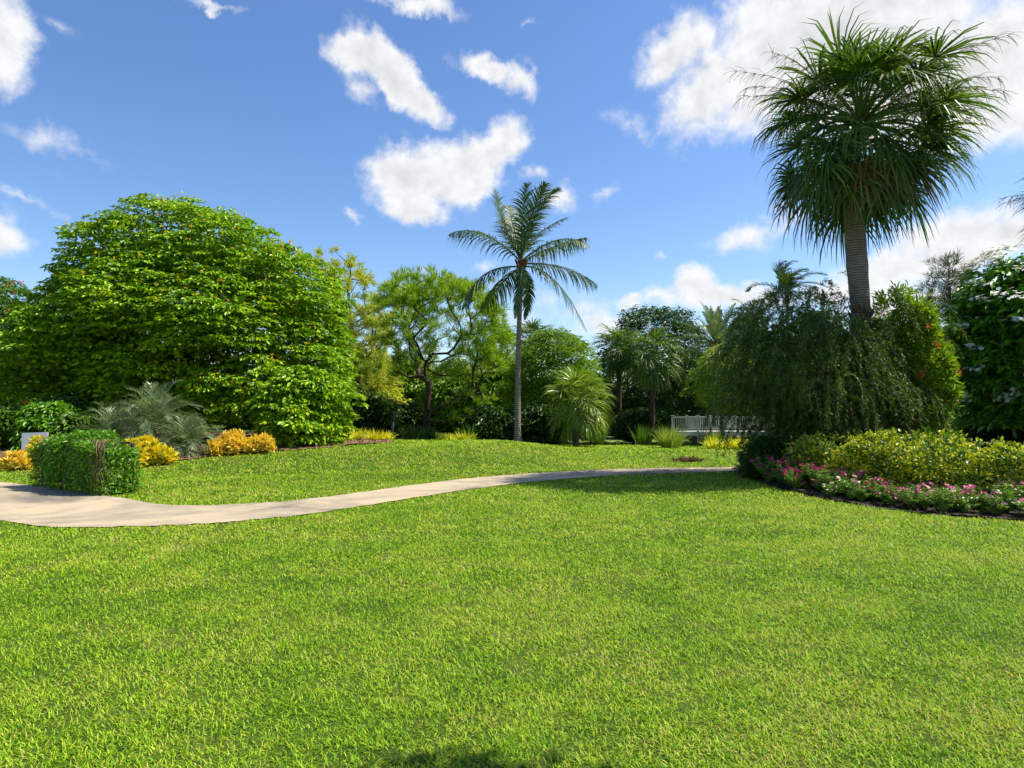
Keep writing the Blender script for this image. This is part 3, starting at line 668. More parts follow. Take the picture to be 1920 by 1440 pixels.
# ---------------------------------------------------------------- coconut palm
d0 = 30; c = at(971, d0)
r = root('coconut_palm', c, 'tall slender coconut palm standing alone in the middle of the lawn', 'palm tree')
def pw(px, py, dy=0): return np.array([X(px, d0)-c[0], dy, Z(py, d0)-c[2]])
g = Geo(); P = bez([pw(971, 845), pw(969, 720), pw(974, 600), pw(977, 495)], 40); rr = .10+.05*np.linspace(1, 0, 40)**1.3; rr[0] += .16; rr[1] += .1; rr[2] += .05; rr[3] += .02
tube(g, P, rr, 14); g.build('trunk', 'cocobark', r, smooth=True)
rng = rs(31); g = Geo()
for k in range(16):
    a = k*2.4; q = pw(978, 495)+np.array([.1*cos(a), .1*sin(a), 0]); tube(g, bez([q-np.array([0, 0, .30]), q+np.array([.10*cos(a), .10*sin(a), -.05]), q+np.array([.2*cos(a), .2*sin(a), .2])], 6), np.linspace(.055, .03, 6), 6)
g.build('crown_shaft', 'hub', r, smooth=True)
fr = [([(976, 490), (905, 425), (850, 455)], (0, -.8, -1.6)), ([(974, 500), (890, 500), (874, 580)], (0, -.5, -.9)), ([(975, 500), (935, 520), (905, 560)], (0, 1.2, 2.2)),
      ([(977, 500), (980, 510), (966, 600)], (0, -.9, -.9)), ([(980, 500), (1000, 530), (985, 590)], (0, 1.0, 1.3)), ([(982, 500), (1040, 500), (1094, 622)], (0, -.6, -1.0)), ([(982, 495), (1060, 485), (1121, 528)], (0, .4, .6)),
      ([(980, 490), (1050, 445), (1106, 428)], (0, .8, 1.6)), ([(980, 488), (1050, 440), (1092, 482)], (0, -1.2, -2.2)),
      ([(975, 485), (940, 420), (928, 352)], (0, .3, .5)), ([(977, 485), (978, 400), (988, 342)], (0, .2, .3)), ([(978, 485), (1000, 390), (1045, 362)], (0, -.3, -.6)), ([(979, 485), (1005, 420), (1068, 390)], (0, .9, 1.5)),
      ([(977, 485), (992, 410), (1020, 368)], (0, -.9, -1.6)), ([(976, 486), (962, 410), (952, 372)], (0, .6, 1.2)), ([(976, 485), (950, 425), (946, 388)], (0, .9, 1.8)), ]
for k, (pts, dy) in enumerate(fr):
    P = bez([pw(*q, dy=e) for q, e in zip(pts, dy)], 24)
    frond(P, 'coco', r, rng, npair=48, ll=.55 if k in (3, 4) else (1.0 if k > 8 else 1.3), lw=.062, grav=(1.7 if k in (0, 1, 2, 5, 6, 7, 8) else .6), fwd=.5, start=.09, r=.045, wind=(.10, 0, 0), up=.1, nseg=4)
# ---------------------------------------------------------------- sabal palm
d1 = 16.6; c = at(1622, d1)
def pz(px, py, dy=0, d=d1, cc=None): cc = c if cc is None else cc; return np.array([X(px, d)-cc[0], dy, Z(py, d)-cc[2]])
fan_palm('sabal_palm', 'large tall fan palm with thick trunk and shaggy round crown', c, [pz(1632, 860), pz(1622, 600), pz(1606, 500), pz(1606, 262)], .262, pz(1626, 244), 41, 'sabal', nleaf=72, pet=1.6, R_=1.42, elr=(84, -34), nseg=40, grav=1.35, w=.058, dry='sabaldry', stalks=11, wind=(.16, 0, .0), r1=.222, stalkdir=[.2, -.15, .55, 2.9, 3.2, -.5, 2.6, 3.6, .05, -.3, .35])
# old leaf bases on the lower trunk
rt = bpy.data.objects['sabal_palm']; rng = rs(42); g = Geo()
for k in range(34):
    zc = Z(635, d1)-c[2]+rng.rand()*.75; a = k*2.4; q = np.array([pz(1622, 600)[0]+.03+.25*cos(a), .25*sin(a), zc])
    o_ = np.array([cos(a), sin(a), 0]); tube(g, bez([q, q+o_*.09+np.array([0, 0, .10]), q+o_*.13+np.array([0, 0, .22])], 4), [.05, .04, .02, .008], 5)
g.build('leaf_base', 'hub', rt)
# right-edge palm
cr = at(2035, 24)
fan_palm('sabal_palm', 'fan palm mostly cut off by the right edge of the photo', cr, [(0, 0, -.2), (0, 0, 4), (.1, 0, 7), (0, 0, Z(395, 24)-cr[2])], .2, (0, 0, Z(390, 24)-cr[2]), 43, 'sabal', nleaf=34, pet=1.05, R_=1.3, elr=(80, -60), nseg=28, grav=.7, w=.05, stalks=3, wind=(-.02, 0, 0), stalkdir=[3.1, 2.8, 3.4])
# low fan palm by the pond
c = at(1080, 31); cc = c
fan_palm('fountain_palm', 'short fan palm with drooping yellow green leaves beside the pond', c, [(.05, 0, -.2), (-.12, 0, .5), (.05, 0, .9), (.1, 0, Z(765, 31)-c[2])], .17, (.12, 0, Z(757, 31)-c[2]), 44, 'ygfan', nleaf=36, pet=.95, R_=1.02, elr=(85, -28), nseg=36, grav=.85, w=.055, wind=(.03, 0, 0), bark='bark')
for px, py, d, s, rad, lab in [(1222, 668, 37, 45, 1.0, 'shaded fan palm with bare trunk against the dark round tree'), (1160, 655, 39, 46, .95, 'shaded fan palm left of the bare trunked one by the pond'), (995, 640, 41, 47, .8, 'small fan palm peeking out behind the coconut palm trunk')]:
    c = at(px, d); fan_palm('cabbage_palm', lab, c, [(0, 0, -.2), (0, 0, 1), (.05, 0, 2.5), (0, 0, Z(py, d)-c[2])], .16, (0, 0, Z(py, d)-c[2]), s, 'sabal', nleaf=34, pet=.95*rad, R_=1.2*rad, elr=(80, -45), nseg=24, grav=1.1, w=.065, bark='darkbark')
def feather_palm(name, label, base, trunk, r0, crown, seed, mat, n, L, elr, ll, lw, droop, wind=(0, 0, 0), npair=34, grav=.4, r1=None, azr=None, bark='cocobark', up=.3, rr_=.03, azb=None):
    rng = rs(seed); r = root(name, base, label, 'palm tree'); cr = np.asarray(crown, float)
    if trunk is not None:
        g = Geo(); tube(g, bez(trunk, 16), np.linspace(r0, r1 or r0*.75, 16), 10); g.build('trunk', bark, r, smooth=True)
    for i in range(n):
        el = R(elr[0]+(elr[1]-elr[0])*((i+.5)/n)); az = i*2.39996+rng.normal()*.15
        if azb is not None: az = azb[0]+(azb[1]-azb[0])*rng.rand()
        d = np.array([cos(az)*cos(el), sin(az)*cos(el), sin(el)]); path = [cr.copy()]; l = L*(.8+.35*rng.rand())
        for q in range(14):
            d = unit(d+np.array([0, 0, -1.])*droop*(.3+q/10)*.12+np.array(wind)*.1*(q/7)); path.append(path[-1]+d*l/14)
        frond(path, mat, r, rng, npair=npair, ll=ll, lw=lw, grav=grav, start=.12, r=rr_, up=up, wind=np.array(wind)*.4)
    return r
c = at(1345, 39); feather_palm('date_palm', 'stiff grey green date palm crown above the bridge', c, [(0, 0, -.2), (0, 0, 1), (0, 0, 2.5), (0, 0, Z(650, 39)-c[2])], .2, (0, 0, Z(645, 39)-c[2]), 51, 'silver', 44, 2.5, (86, -25), .42, .045, .35, npair=40, grav=.08, bark='bark', up=.55)
c = at(1478, 44); feather_palm('coconut_palm', 'distant coconut palm with fronds blown to the right', c, [(-.2, 0, -.2), (0, 0, 3), (.1, 0, 6), (0, 0, Z(552, 44)-c[2])], .14, (0, 0, Z(548, 44)-c[2]), 52, 'coco', 15, 2.7, (85, 0), .8, .07, .9, wind=(1.25, 0, .1), npair=36, grav=.5)
c = at(1408, 42); feather_palm('coconut_palm', 'distant ragged palm left of the windblown palm top', c, [(0, 0, -.2), (0, 0, 2), (0, 0, 5), (0, 0, Z(590, 42)-c[2])], .13, (0, 0, Z(586, 42)-c[2]), 53, 'coco', 11, 1.8, (70, -30), .5, .06, .9, wind=(.5, 0, 0), npair=26, grav=.6)
# silver palms in the mulch bed
for px, d, h, n, L, s, lab in [(292, 21.2, .75, 30, 1.75, 54, 'largest silvery arching palm clump in front of the dome tree'), (215, 21.6, .35, 22, 1.35, 55, 'low silvery palm left of the large silvery clump'), (352, 20.6, .2, 24, 1.15, 56, 'low silvery palm right of the large clump beside orange shrubs'), (255, 20.9, .25, 18, 1.3, 58, 'small silvery palm below the large silvery clump')]:
    c = at(px, d); feather_palm('silver_palm', lab, c, [(0, 0, -.1), (0, 0, h*.3), (.03, 0, h*.6), (0, 0, h)], .07, (0, 0, h), s, 'silver', int(n*1.6), L, (85, 0), .46, .024, 1.25, npair=24, grav=.25, bark='hub', rr_=.016, up=.35)
# ---------------------------------------------------------------- trees on the right half
c, p = prof(36, 1055, [(603, 1020, 1060), (625, 985, 1090), (660, 965, 1115), (710, 950, 1122), (770, 945, 1125), (825, 950, 1110)])
crown_tree('feathery_tree', 'fresh green feathery tree behind the short fan palm', 'tree', c, p, 'bamboo', 'bark', 61, r0=.18, nsp=420, nl=60, R_=.5, L=.26, W=.05, droop=.55, flat=.5, lump=.2, tilt=.7, tm=4)
c, p = prof(46, 1225, [(566, 1190, 1260), (585, 1160, 1300), (620, 1140, 1325), (680, 1122, 1330), (740, 1130, 1330), (800, 1150, 1310)])
crown_tree('round_tree', 'dark glossy round headed tree left of the bridge', 'tree', c, p, 'dark', 'darkbark', 62, r0=.25, nsp=560, nl=44, R_=.55, L=.19, W=.09, droop=.4, flat=.55, lump=.14, tilt=.5)
c, p = prof(28, 1785, [(478, 1775, 1800), (510, 1760, 1825), (560, 1735, 1840), (620, 1735, 1850), (690, 1740, 1850)])
pine_tree('casuarina_tree', 'thin grey green wispy tree behind the white flowered tree', c, p, 'grey', [(0, 0, -.3), (0, 0, 2.5), (.05, 0, 5), (0, 0, 7.6)], .11, 63, ntip=120, nn=30, nl=.34, w=.02, lump=.3, rtip=.008)
c, p = prof(18.4, 1935, [(474, 1890, 1965), (500, 1840, 2030), (540, 1805, 2080), (590, 1782, 2100), (660, 1782, 2110), (730, 1796, 2100), (790, 1820, 2080)])
rw = crown_tree('white_flowered_tree', 'broad glossy green tree with white flower clusters at right edge', 'tree', c, p, 'plum', 'bark', 64, r0=.15, nsp=560, nl=26, R_=.36, L=.27, W=.095, droop=.55, flat=.5, ds=.72, lump=.12, tilt=.5, ncore=.5)
rng = rs(65); Pf, Of = prof_sample(shrink(p, .22), rng, 1500, (1, 1.03), .72, .12); k = (Pf[:, 2] > 2.0) & (Of[:, 1] < .3) & (Pf[:, 0] < .5); Pf, Of = Pf[k], Of[k]
wt = (Pf[:, 2]-2.4)/3.4; k = rng.rand(len(Pf)) < np.clip(wt, .22, .5)*.34; Pf, Of = Pf[k][:70], Of[k][:70]
for q, o_ in zip(Pf, Of):
    g = Geo(); nn = 18; C = q+o_*.24+np.array([0, 0, .06])+rng.normal(size=(nn, 3))*[.12, .12, .05]; flowers(g, C, np.array([0, 0, 1.])+o_*.6+rng.normal(size=(nn, 3))*.3, rng, .065, 5); g.build('blossom', 'white', rw)
# weeping bottlebrush
def weeping(name, label, d, cx, rows, seed, ns, mat, notch=None):
    rng = rs(seed); c, p = prof(d, cx, rows); r = root(name, c, label, 'tree')
    p = shrink(p, .22); P, O = prof_sample(p, rng, ns, (.45, 1.08), .8, .36); P[:, 2] = np.maximum(P[:, 2], .7)
    if notch:
        ppx = 960+(P[:, 0]+c[0])/(P[:, 1]+d)*F; k = ~((np.abs(ppx-notch[0]) < 48) & (P[:, 2]+c[2] > Z(notch[1], d)) & (P[:, 1] < .2)); P, O = P[k], O[k]
    g = Geo(); gt = Geo()
    n = len(P); nseg = 11; cur = P.copy(); Dn = unit(O*[.8, .8, .3]+np.array([0, 0, .25])+rng.normal(size=P.shape)*.3); ln = .45+.85*rng.rand(n); ln = np.minimum(ln, P[:, 2]*.9)
    trail = [cur.copy()]
    for s in range(nseg):
        nx_ = cur+Dn*(ln/nseg)[:, None]
        for e in range(6):
            f = rng.rand(n, 1); Q = cur*(1-f)+nx_*f; LD = unit(Dn*.8+sph(rng, n)*.75); l = .10*(.6+.7*rng.rand(n)); leaves(g, Q, LD, sph(rng, n), l, l*.17, 4)
        Dn = unit(Dn+np.array([0, 0, -1.])*.34+rng.normal(size=P.shape)*.07); cur = nx_; trail.append(cur.copy())
    trail = np.stack(trail, 1)
    Pk, Ok = prof_sample(p, rng, 150, (.3, .8), .75, .2); Pk[:, 2] = np.maximum(Pk[:, 2], .5)
    if notch:
        ppx = 960+(Pk[:, 0]+c[0])/(Pk[:, 1]+d)*F; k = ~((np.abs(ppx-notch[0]) < 60) & (Pk[:, 2]+c[2] > Z(notch[1]+10, d))); Pk, Ok = Pk[k], Ok[k]
    sprays(g, Pk, Ok, rng, 60, .42, .15, .05, .6, .9, 4, 0, .8)
    g.build('crown', mat, r)
    for q in rng.permutation(n)[:240]: tube(gt, trail[q][::2], np.linspace(.008, .003, 6), 3, cap=False)
    tw = gt.build('twigs', 'twig', r); tw['kind'] = 'stuff'
    g = Geo(); top = p[-1][0]
    for k in range(3): grow(g, bez([(.25*k-.25, .1*k, -.2), (.3*k-.3, 0, .8), (.5*k-.5, .1, 1.6), (.8*k-.8, 0, top*.6)], 7), .09, P[rng.permutation(n)[:34]]*.93, rng, rtip=.007)
    g.build('trunk', 'bark', r, smooth=True)
    return r, P, O, trail
rb, P, O, trl = weeping('weeping_bottlebrush', 'dark weeping shrub tree with hanging branchlets around the large fan palm', 17.0, 1535, [(540, 1470, 1620), (556, 1425, 1655), (590, 1390, 1690), (640, 1365, 1712), (700, 1350, 1720), (750, 1382, 1718), (795, 1425, 1705), (838, 1445, 1680)], 66, 1900, 'weep', (1615, 606))
rng = rs(67); sel = rng.permutation(len(P))[:26]
for k in sel:
    if P[k][1] > .5: continue
    g = Geo(); m_ = 26; ax = trl[k][3:8]; Q = ax[rng.randint(0, 4, m_)]; leaves(g, Q+rng.normal(size=(m_, 3))*.02, sph(rng, m_), sph(rng, m_), .05, .012, 4); g.build('blossom', 'red', rb)
c, p = prof(16.3, 1722, [(550, 1650, 1712), (580, 1650, 1742), (625, 1668, 1752), (670, 1680, 1778), (730, 1682, 1772), (780, 1680, 1765), (825, 1690, 1745)])
rb2 = crown_tree('bottlebrush_tree', 'sunlit yellow green shrub tree with orange flowers right of the large palm', 'tree', c, p, 'sunny', 'bark', 68, r0=.07, nsp=230, nl=30, R_=.22, L=.17, W=.035, lump=.34, tm=6, mode='ball', shell=(.7, 1.1), limbs=40)
rng = rs(68); P, O = prof_sample(p, rng, 260, (.95, 1.06), 1, .34)
rng = rs(69)
for k in rng.permutation(len(P))[:34]:
    if P[k][1] > .5: continue
    g = Geo(); m_ = 30; Q = P[k]+O[k]*.1+np.outer(rng.rand(m_), [.02, 0, .14]); leaves(g, Q+rng.normal(size=(m_, 3))*.03, sph(rng, m_), sph(rng, m_), .07, .02, 4); g.build('blossom', 'orange', rb2)
c, p = prof(33, 1350, [(640, 1335, 1385), (665, 1310, 1410), (690, 1292, 1420), (730, 1297, 1425), (752, 1320, 1420), (764, 1340, 1410)])
rq = crown_tree('bottlebrush_tree', 'olive green flowering shrub tree overhanging the white bridge', 'tree', c, p, 'sunny', 'bark', 70, r0=.07, nsp=190, nl=46, R_=.4, L=.2, W=.05, droop=.7, flat=.6, lump=.16, tm=4, tilt=.7, limbs=26, flower=('red', 14, .10))
# far trees and the woods behind
far_trees = [
 (690, 640, 620, 770, 54, 'bamboo', 'dark tree behind the yellowing pine'), (775, 655, 700, 850, 56, 'bamboo', 'mid green tree seen under the branching pine limbs'), (860, 665, 790, 930, 52, 'bamboo', 'dark tree right behind the branching pine trunk'),
 (935, 640, 890, 985, 50, 'bamboo', 'light green tree left of the coconut palm trunk'), (1110, 690, 1060, 1170, 55, 'dark', 'dark low tree behind the feathery green tree'), (1290, 640, 1230, 1350, 58, 'mid', 'distant tree under the date palm crown'),
 (1400, 570, 1330, 1470, 52, 'dark', 'tall dark tree behind the windblown palm'), (1530, 560, 1450, 1610, 48, 'mid', 'tree rising behind the weeping shrub tree'), (1660, 590, 1590, 1740, 40, 'mid', 'tree behind the large fan palm trunk'),
 (1760, 600, 1690, 1840, 26, 'dark', 'dark shaded tree left of the white flowered tree'), (1860, 640, 1780, 1960, 26, 'dark', 'dark shaded tree beneath the white flowered tree'), (1990, 560, 1900, 2090, 30, 'mid', 'tree at the far right behind the white flowered tree'),
 (60, 700, -40, 150, 44, 'mid', 'tree in shade left of the dome tree trunk'), (-80, 640, -200, 20, 40, 'dark', 'dark tree at the far left edge'), (220, 690, 120, 330, 46, 'dark', 'dark tree behind the dome tree'), (520, 680, 430, 640, 48, 'dark', 'dark tree behind the right side of the dome tree')]
for k, (px, py, a, b_, d, m_, lab) in enumerate(far_trees):
    h = 835-py; c, p = prof(d, px, [(py, px-14, px+12), (py+h*.12, a*.55+px*.45, b_*.5+px*.5), (py+h*.35, a, b_*.95+px*.05), (py+h*.65, a*.95+px*.05, b_), (py+h*.97, a*.7+px*.3, b_*.7+px*.3)])
    crown_tree('dense_tree', lab, 'tree', c, p, m_, 'darkbark', 80+k, r0=.2, nsp=330, nl=38, R_=.65*d/50+.1, L=.24*d/50+.06, W=.11*d/50+.03, droop=.45, flat=.55, lump=.2, tilt=.55, limbs=16, face=.4)
# distant wood closing the view
rng = rs(120); g = Geo(); n = 620; P = np.stack([np.linspace(-64, 64, n)+rng.normal(size=n), 66+8*rng.rand(n), .5+5.2*rng.rand(n)], 1)
P2 = P.copy(); sprays(g, P2, np.tile([0, -1., .3], (n, 1)), rng, 90, 1.5, .55, .3, .4, .9, 4, 0, .6)
tag(g.build('far_woods', 'mid'), 'continuous dark wood closing the view behind all trees', 'woods', kind='stuff')
# ================================================================== SHRUBS, FLOWERS, FURNITURE
def bpx(name, label, px, d, pw_, ph, mat, seed, **k):
    s = d/F; return bush(name, label, 'shrub', at(px, d), pw_*s, ph*s, mat, seed, **k)
O_ = dict(mode='ball', tm=6, nsp=34, nl=18, R_=.12, L=.17, W=.055, ncore=.5, top=.6, lump=.32)
bpx('croton_shrub', 'leftmost of the orange croton shrubs at the mulch edge below the dome tree', 412, 20.6, 36, 20, 'croton', 201, **O_)
bpx('croton_shrub', 'tallest orange croton shrub between the two smaller orange ones', 445, 20.9, 62, 34, 'croton', 202, **{**O_, 'nsp': 60})
bpx('croton_shrub', 'rightmost of the orange croton shrubs at the mulch edge below the dome tree', 490, 21.0, 40, 27, 'croton', 203, **O_)
bpx('croton_shrub', 'bright yellow croton shrub touching the right end of the vine covered trellis', 252, 18.3, 46, 42, 'ycroton', 204, **{**O_, 'nsp': 70})
bpx('croton_shrub', 'taller bright yellow croton between the trellis and the silvery palms', 279, 18.7, 42, 46, 'ycroton', 205, **{**O_, 'nsp': 70})
bpx('croton_shrub', 'small yellow orange croton alone right of the taller yellow croton', 312, 18.8, 26, 26, 'ycroton', 206, **{**O_, 'nsp': 30})
bpx('croton_shrub', 'bright yellow croton shrub rising behind the left end of the trellis', 79, 18.6, 36, 46, 'ycroton', 207, **{**O_, 'nsp': 80})
bpx('croton_shrub', 'small orange croton left of the trellis near the left edge', 38, 17.9, 38, 24, 'croton', 208, **{**O_, 'nsp': 32})
B = dict(nsp=130, nl=30, R_=.3, L=.17, W=.07)
bpx('green_shrub', 'shrub with bare twisted stems at the left edge', 15, 22.2, 80, 78, 'mid', 211, **B)
bpx('green_shrub', 'bright green leafy shrub behind the white sign board', 98, 22.4, 110, 92, 'vine', 212, **{**B, 'droop': .7}, flower=('orange', 2, .09))
bpx('green_shrub', 'dark green shrub between bright shrub and silvery palms', 158, 22.4, 90, 66, 'mid', 213, **B, flower=('white', 3, .10))
bpx('green_shrub', 'low dark shrub in the shade under the dome tree', 120, 23.8, 140, 90, 'dark', 214, **B)
bpx('green_shrub', 'low shrub against the left edge behind the strap leaved clump', -30, 23, 120, 80, 'mid', 215, **B)
bpx('green_shrub', 'low grey green shrub in front of the silvery palms left side', 190, 20.4, 60, 46, 'silver', 216, **{**B, 'L': .14, 'W': .04})
clump('strap_plant', 'grassy green clump left of the white sign board', 'plant', at(22, 22.5), 160, .7, .025, 'reed', 217, spread=.6, grav=.5, rb=.5)
bpx('green_shrub', 'bright green lobe of shrub at the right foot of the dome tree', 570, 23.8, 165, 150, 'bigtree', 218, **{**B, 'nsp': 330, 'L': .18, 'W': .09, 'droop': .5, 'flat': .2, 'lump': .3})
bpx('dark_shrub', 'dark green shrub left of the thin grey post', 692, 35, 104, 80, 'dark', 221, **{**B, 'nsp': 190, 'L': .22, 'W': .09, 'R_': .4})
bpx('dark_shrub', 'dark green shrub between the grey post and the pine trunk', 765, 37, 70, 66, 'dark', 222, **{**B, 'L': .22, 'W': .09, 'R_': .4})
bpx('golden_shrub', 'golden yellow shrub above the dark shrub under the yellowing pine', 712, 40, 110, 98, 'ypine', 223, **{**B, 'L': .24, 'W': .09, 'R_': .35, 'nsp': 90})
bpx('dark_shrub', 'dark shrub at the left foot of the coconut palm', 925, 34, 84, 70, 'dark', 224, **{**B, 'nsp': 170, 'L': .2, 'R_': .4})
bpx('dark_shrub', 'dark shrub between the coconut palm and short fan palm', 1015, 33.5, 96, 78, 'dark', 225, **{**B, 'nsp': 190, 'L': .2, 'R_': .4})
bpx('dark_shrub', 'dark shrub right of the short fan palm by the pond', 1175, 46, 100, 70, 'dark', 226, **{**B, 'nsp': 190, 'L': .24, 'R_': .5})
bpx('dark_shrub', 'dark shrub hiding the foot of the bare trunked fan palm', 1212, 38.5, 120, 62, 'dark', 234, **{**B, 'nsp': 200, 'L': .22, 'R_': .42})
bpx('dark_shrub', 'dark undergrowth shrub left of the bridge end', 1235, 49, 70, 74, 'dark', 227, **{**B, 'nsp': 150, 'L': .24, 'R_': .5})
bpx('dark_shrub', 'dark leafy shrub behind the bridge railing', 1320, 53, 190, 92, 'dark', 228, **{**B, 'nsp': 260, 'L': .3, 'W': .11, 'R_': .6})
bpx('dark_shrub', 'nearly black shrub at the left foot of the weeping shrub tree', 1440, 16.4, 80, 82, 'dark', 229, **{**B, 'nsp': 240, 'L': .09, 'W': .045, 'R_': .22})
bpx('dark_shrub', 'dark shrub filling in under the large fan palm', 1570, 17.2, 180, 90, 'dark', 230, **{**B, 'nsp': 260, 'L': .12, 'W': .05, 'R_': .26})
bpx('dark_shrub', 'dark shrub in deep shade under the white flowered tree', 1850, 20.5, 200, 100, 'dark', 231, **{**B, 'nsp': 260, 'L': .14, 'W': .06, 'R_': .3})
bpx('broad_leaf_plant', 'pale glossy broad leaved plant behind the yellow hedge', 1742, 15.0, 92, 92, 'plum', 232, **{**B, 'nsp': 70, 'nl': 10, 'L': .26, 'W': .17, 'R_': .25, 'tilt': .7})
bpx('yellow_shrub', 'small yellow shrub glowing in the dark behind the pond', 1188, 45, 20, 96, 'ycroton', 233, mode='ball', nsp=8, nl=14, R_=.2, L=.3, W=.09, tm=6)
# strap leaved plants and reeds
for k, (px, d, L, lab) in enumerate([(655, 27.5, .55, 'yellow strap leaved plant nearest the mulch under the dome tree'), (678, 28, .6, 'yellow strap leaved plant second from the mulch'), (700, 27.5, .55, 'yellow strap leaved plant third from the mulch'), (722, 28, .5, 'yellow strap leaved plant beside the thin grey post'),
    (818, 30.5, .6, 'yellow strap leaved plant just right of the pine trunk'), (845, 31, .55, 'yellow strap leaved plant middle of the three right of the pine'), (872, 30.5, .6, 'yellow strap leaved plant farthest right of the pine'),
    (1338, 28.5, .6, 'bright yellow strap leaved plant left of three before the bridge'), (1362, 28, .55, 'bright yellow strap leaved plant middle of three before the bridge'), (1388, 27.6, .65, 'bright yellow strap leaved plant beside the pink flowers and dark shrub')]):
    clump('strap_plant', lab, 'plant', at(px, d), 120, L, .05, 'yplant', 240+k, spread=.75, grav=.55, rb=.3)
for k, (px, d, n, L, m_, lab) in enumerate([(1255, 29.5, 420, 1.05, 'reed', 'large fountain grass clump in front of the bridge'), (1338, 31, 300, .85, 'reed', 'smaller fountain grass clump right of the large one'), (775, 29, 150, .75, 'dark', 'dark strap leaved clump left of the pine trunk'), (800, 29.5, 150, .7, 'dark', 'dark strap leaved clump at the foot of the pine trunk'), (1120, 33, 90, 1.2, 'mid', 'upright reeds right of the short fan palm'), (1205, 33.4, 110, 1.1, 'mid', 'upright reeds left of the large fountain grass'), (880, 32, 80, 1.0, 'mid', 'arching green clump left of the coconut palm')]):
    clump('fountain_grass', lab, 'grass clump', at(px, d), n, L, .028 if m_ == 'reed' else .045, m_, 260+k, spread=.5 if m_ == 'reed' else .35, grav=.5, rb=.35)
# dry leaves on the lawn
c = hit(1290, 866); rng = rs(270); g = Geo(); n = 240; q = rng.normal(size=(n, 2))*[.26, .12]; P = np.c_[q[:, 0], q[:, 1], .05+.03*rng.rand(n)]
leaves(g, P+c, rng.normal(size=(n, 3))*[1, 1, .5], np.array([0, 0, 1.])+rng.normal(size=(n, 3))*.6, .14, .05, 6)
tag(g.build('dry_leaf_pile', 'dry', origin=c), 'small brown heap of dry leaves on the lawn beyond the path', 'dry leaves', kind='stuff')
# ---------------------------------------------------------------- hedge in three stretches
def hedge(label, pts, hs, dep, mat, seed, dens=56):
    rng = rs(seed); A = np.array([at(px, d) for px, d in pts]); base = A.mean(0).copy(); base[2] = 0; A = A-base
    r = root('clipped_hedge', base, label, 'hedge'); sg = np.linalg.norm(np.diff(A[:, :2], axis=0), axis=1); tot = sg.sum(); s = np.concatenate([[0], np.cumsum(sg)])
    n = int(tot*dens*2.1); t = rng.rand(n)*tot; P0 = np.stack([np.interp(t, s, A[:, k]) for k in range(2)], 1); hh = np.interp(t, s, hs)
    hh = hh*(1+.09*(vnoise(t, t*0, .55, seed)-.5)*2+.05*np.sin(t*5.1+seed))
    T2 = unit((A[-1]-A[0])[:2]); Nb = np.array([-T2[1], T2[0]]); Nb = Nb*np.sign(Nb[1])
    e = np.minimum(t, tot-t); rnd = np.sqrt(np.clip(e/.45, 0, 1))
    u = rng.rand(n)*2.6                         # around the section: front, top, back
    a = np.clip(u/2.6, 0, 1)*pi
    ex = .42; cx_, sx_ = np.sign(np.cos(a))*np.abs(np.cos(a))**ex, np.abs(np.sin(a))**ex
    f = .8+.22*rng.rand(n); inner = rng.rand(n) < .25; f[inner] *= .7
    y = dep/2-cx_*dep/2*f*(.75+.25*rnd); z = sx_*hh*f*(.6+.4*rnd); z = np.maximum(z, .06)
    lowf = rng.rand(n) < .28; y[lowf] = .03+.1*rng.rand(lowf.sum()); z[lowf] = hh[lowf]*rng.rand(lowf.sum())*.85+.04
    P = np.c_[P0+Nb*y[:, None], z]; O = unit(np.c_[np.outer(-cx_, Nb), sx_]); O = O*[1, 1, 1]; O[lowf] = [*(-Nb), .35]
    g = Geo(); m = 26; tt = n*m; Pi = np.repeat(P, m, 0); Oi = np.repeat(O, m, 0); Pi = Pi+rng.normal(size=(tt, 3))*[.085, .085, .055]
    D = unit(Oi*.7+sph(rng, tt)*.9+[0, 0, .15]); l = .088*(.6+.7*rng.rand(tt)); leaves(g, Pi, D, Oi*.4+sph(rng, tt)*.6+[0, 0, .7], l, l*.46, 6)
    g.build('foliage', mat, r); g = Geo()
    for k in range(int(tot*7)):
        tk = rng.rand()*tot; q = np.array([np.interp(tk, s, A[:, 0]), np.interp(tk, s, A[:, 1])])+Nb*dep*(.25+.5*rng.rand()); hk = np.interp(tk, s, hs)*.8
        tube(g, bez([(*q, -.05), (q[0]+rng.normal()*.05, q[1], hk*.5), (q[0]+rng.normal()*.18, q[1]+rng.normal()*.1, hk)], 5), np.linspace(.014, .006, 5), 4)
    g.build('stem', 'bark', r); return r
hedge('rounded olive green left end of the hedge beside the nearly black shrub', [(1468, 15.1), (1510, 14.3), (1552, 13.8)], [.95, 1.08, 1.10], 1.8, 'hedgedark', 301)
hedge('tallest yellow topped stretch of hedge in the middle of the flower bed', [(1550, 13.7), (1640, 12.7), (1735, 11.9)], [1.06, 1.18, 1.1], 2.3, 'hedge', 302)
hedge('lower yellow green stretch of hedge running out of the right edge', [(1736, 11.8), (1830, 11.3), (1940, 10.95), (2080, 10.8)], [1.04, .98, .93, .93], 2.3, 'hedge', 303)
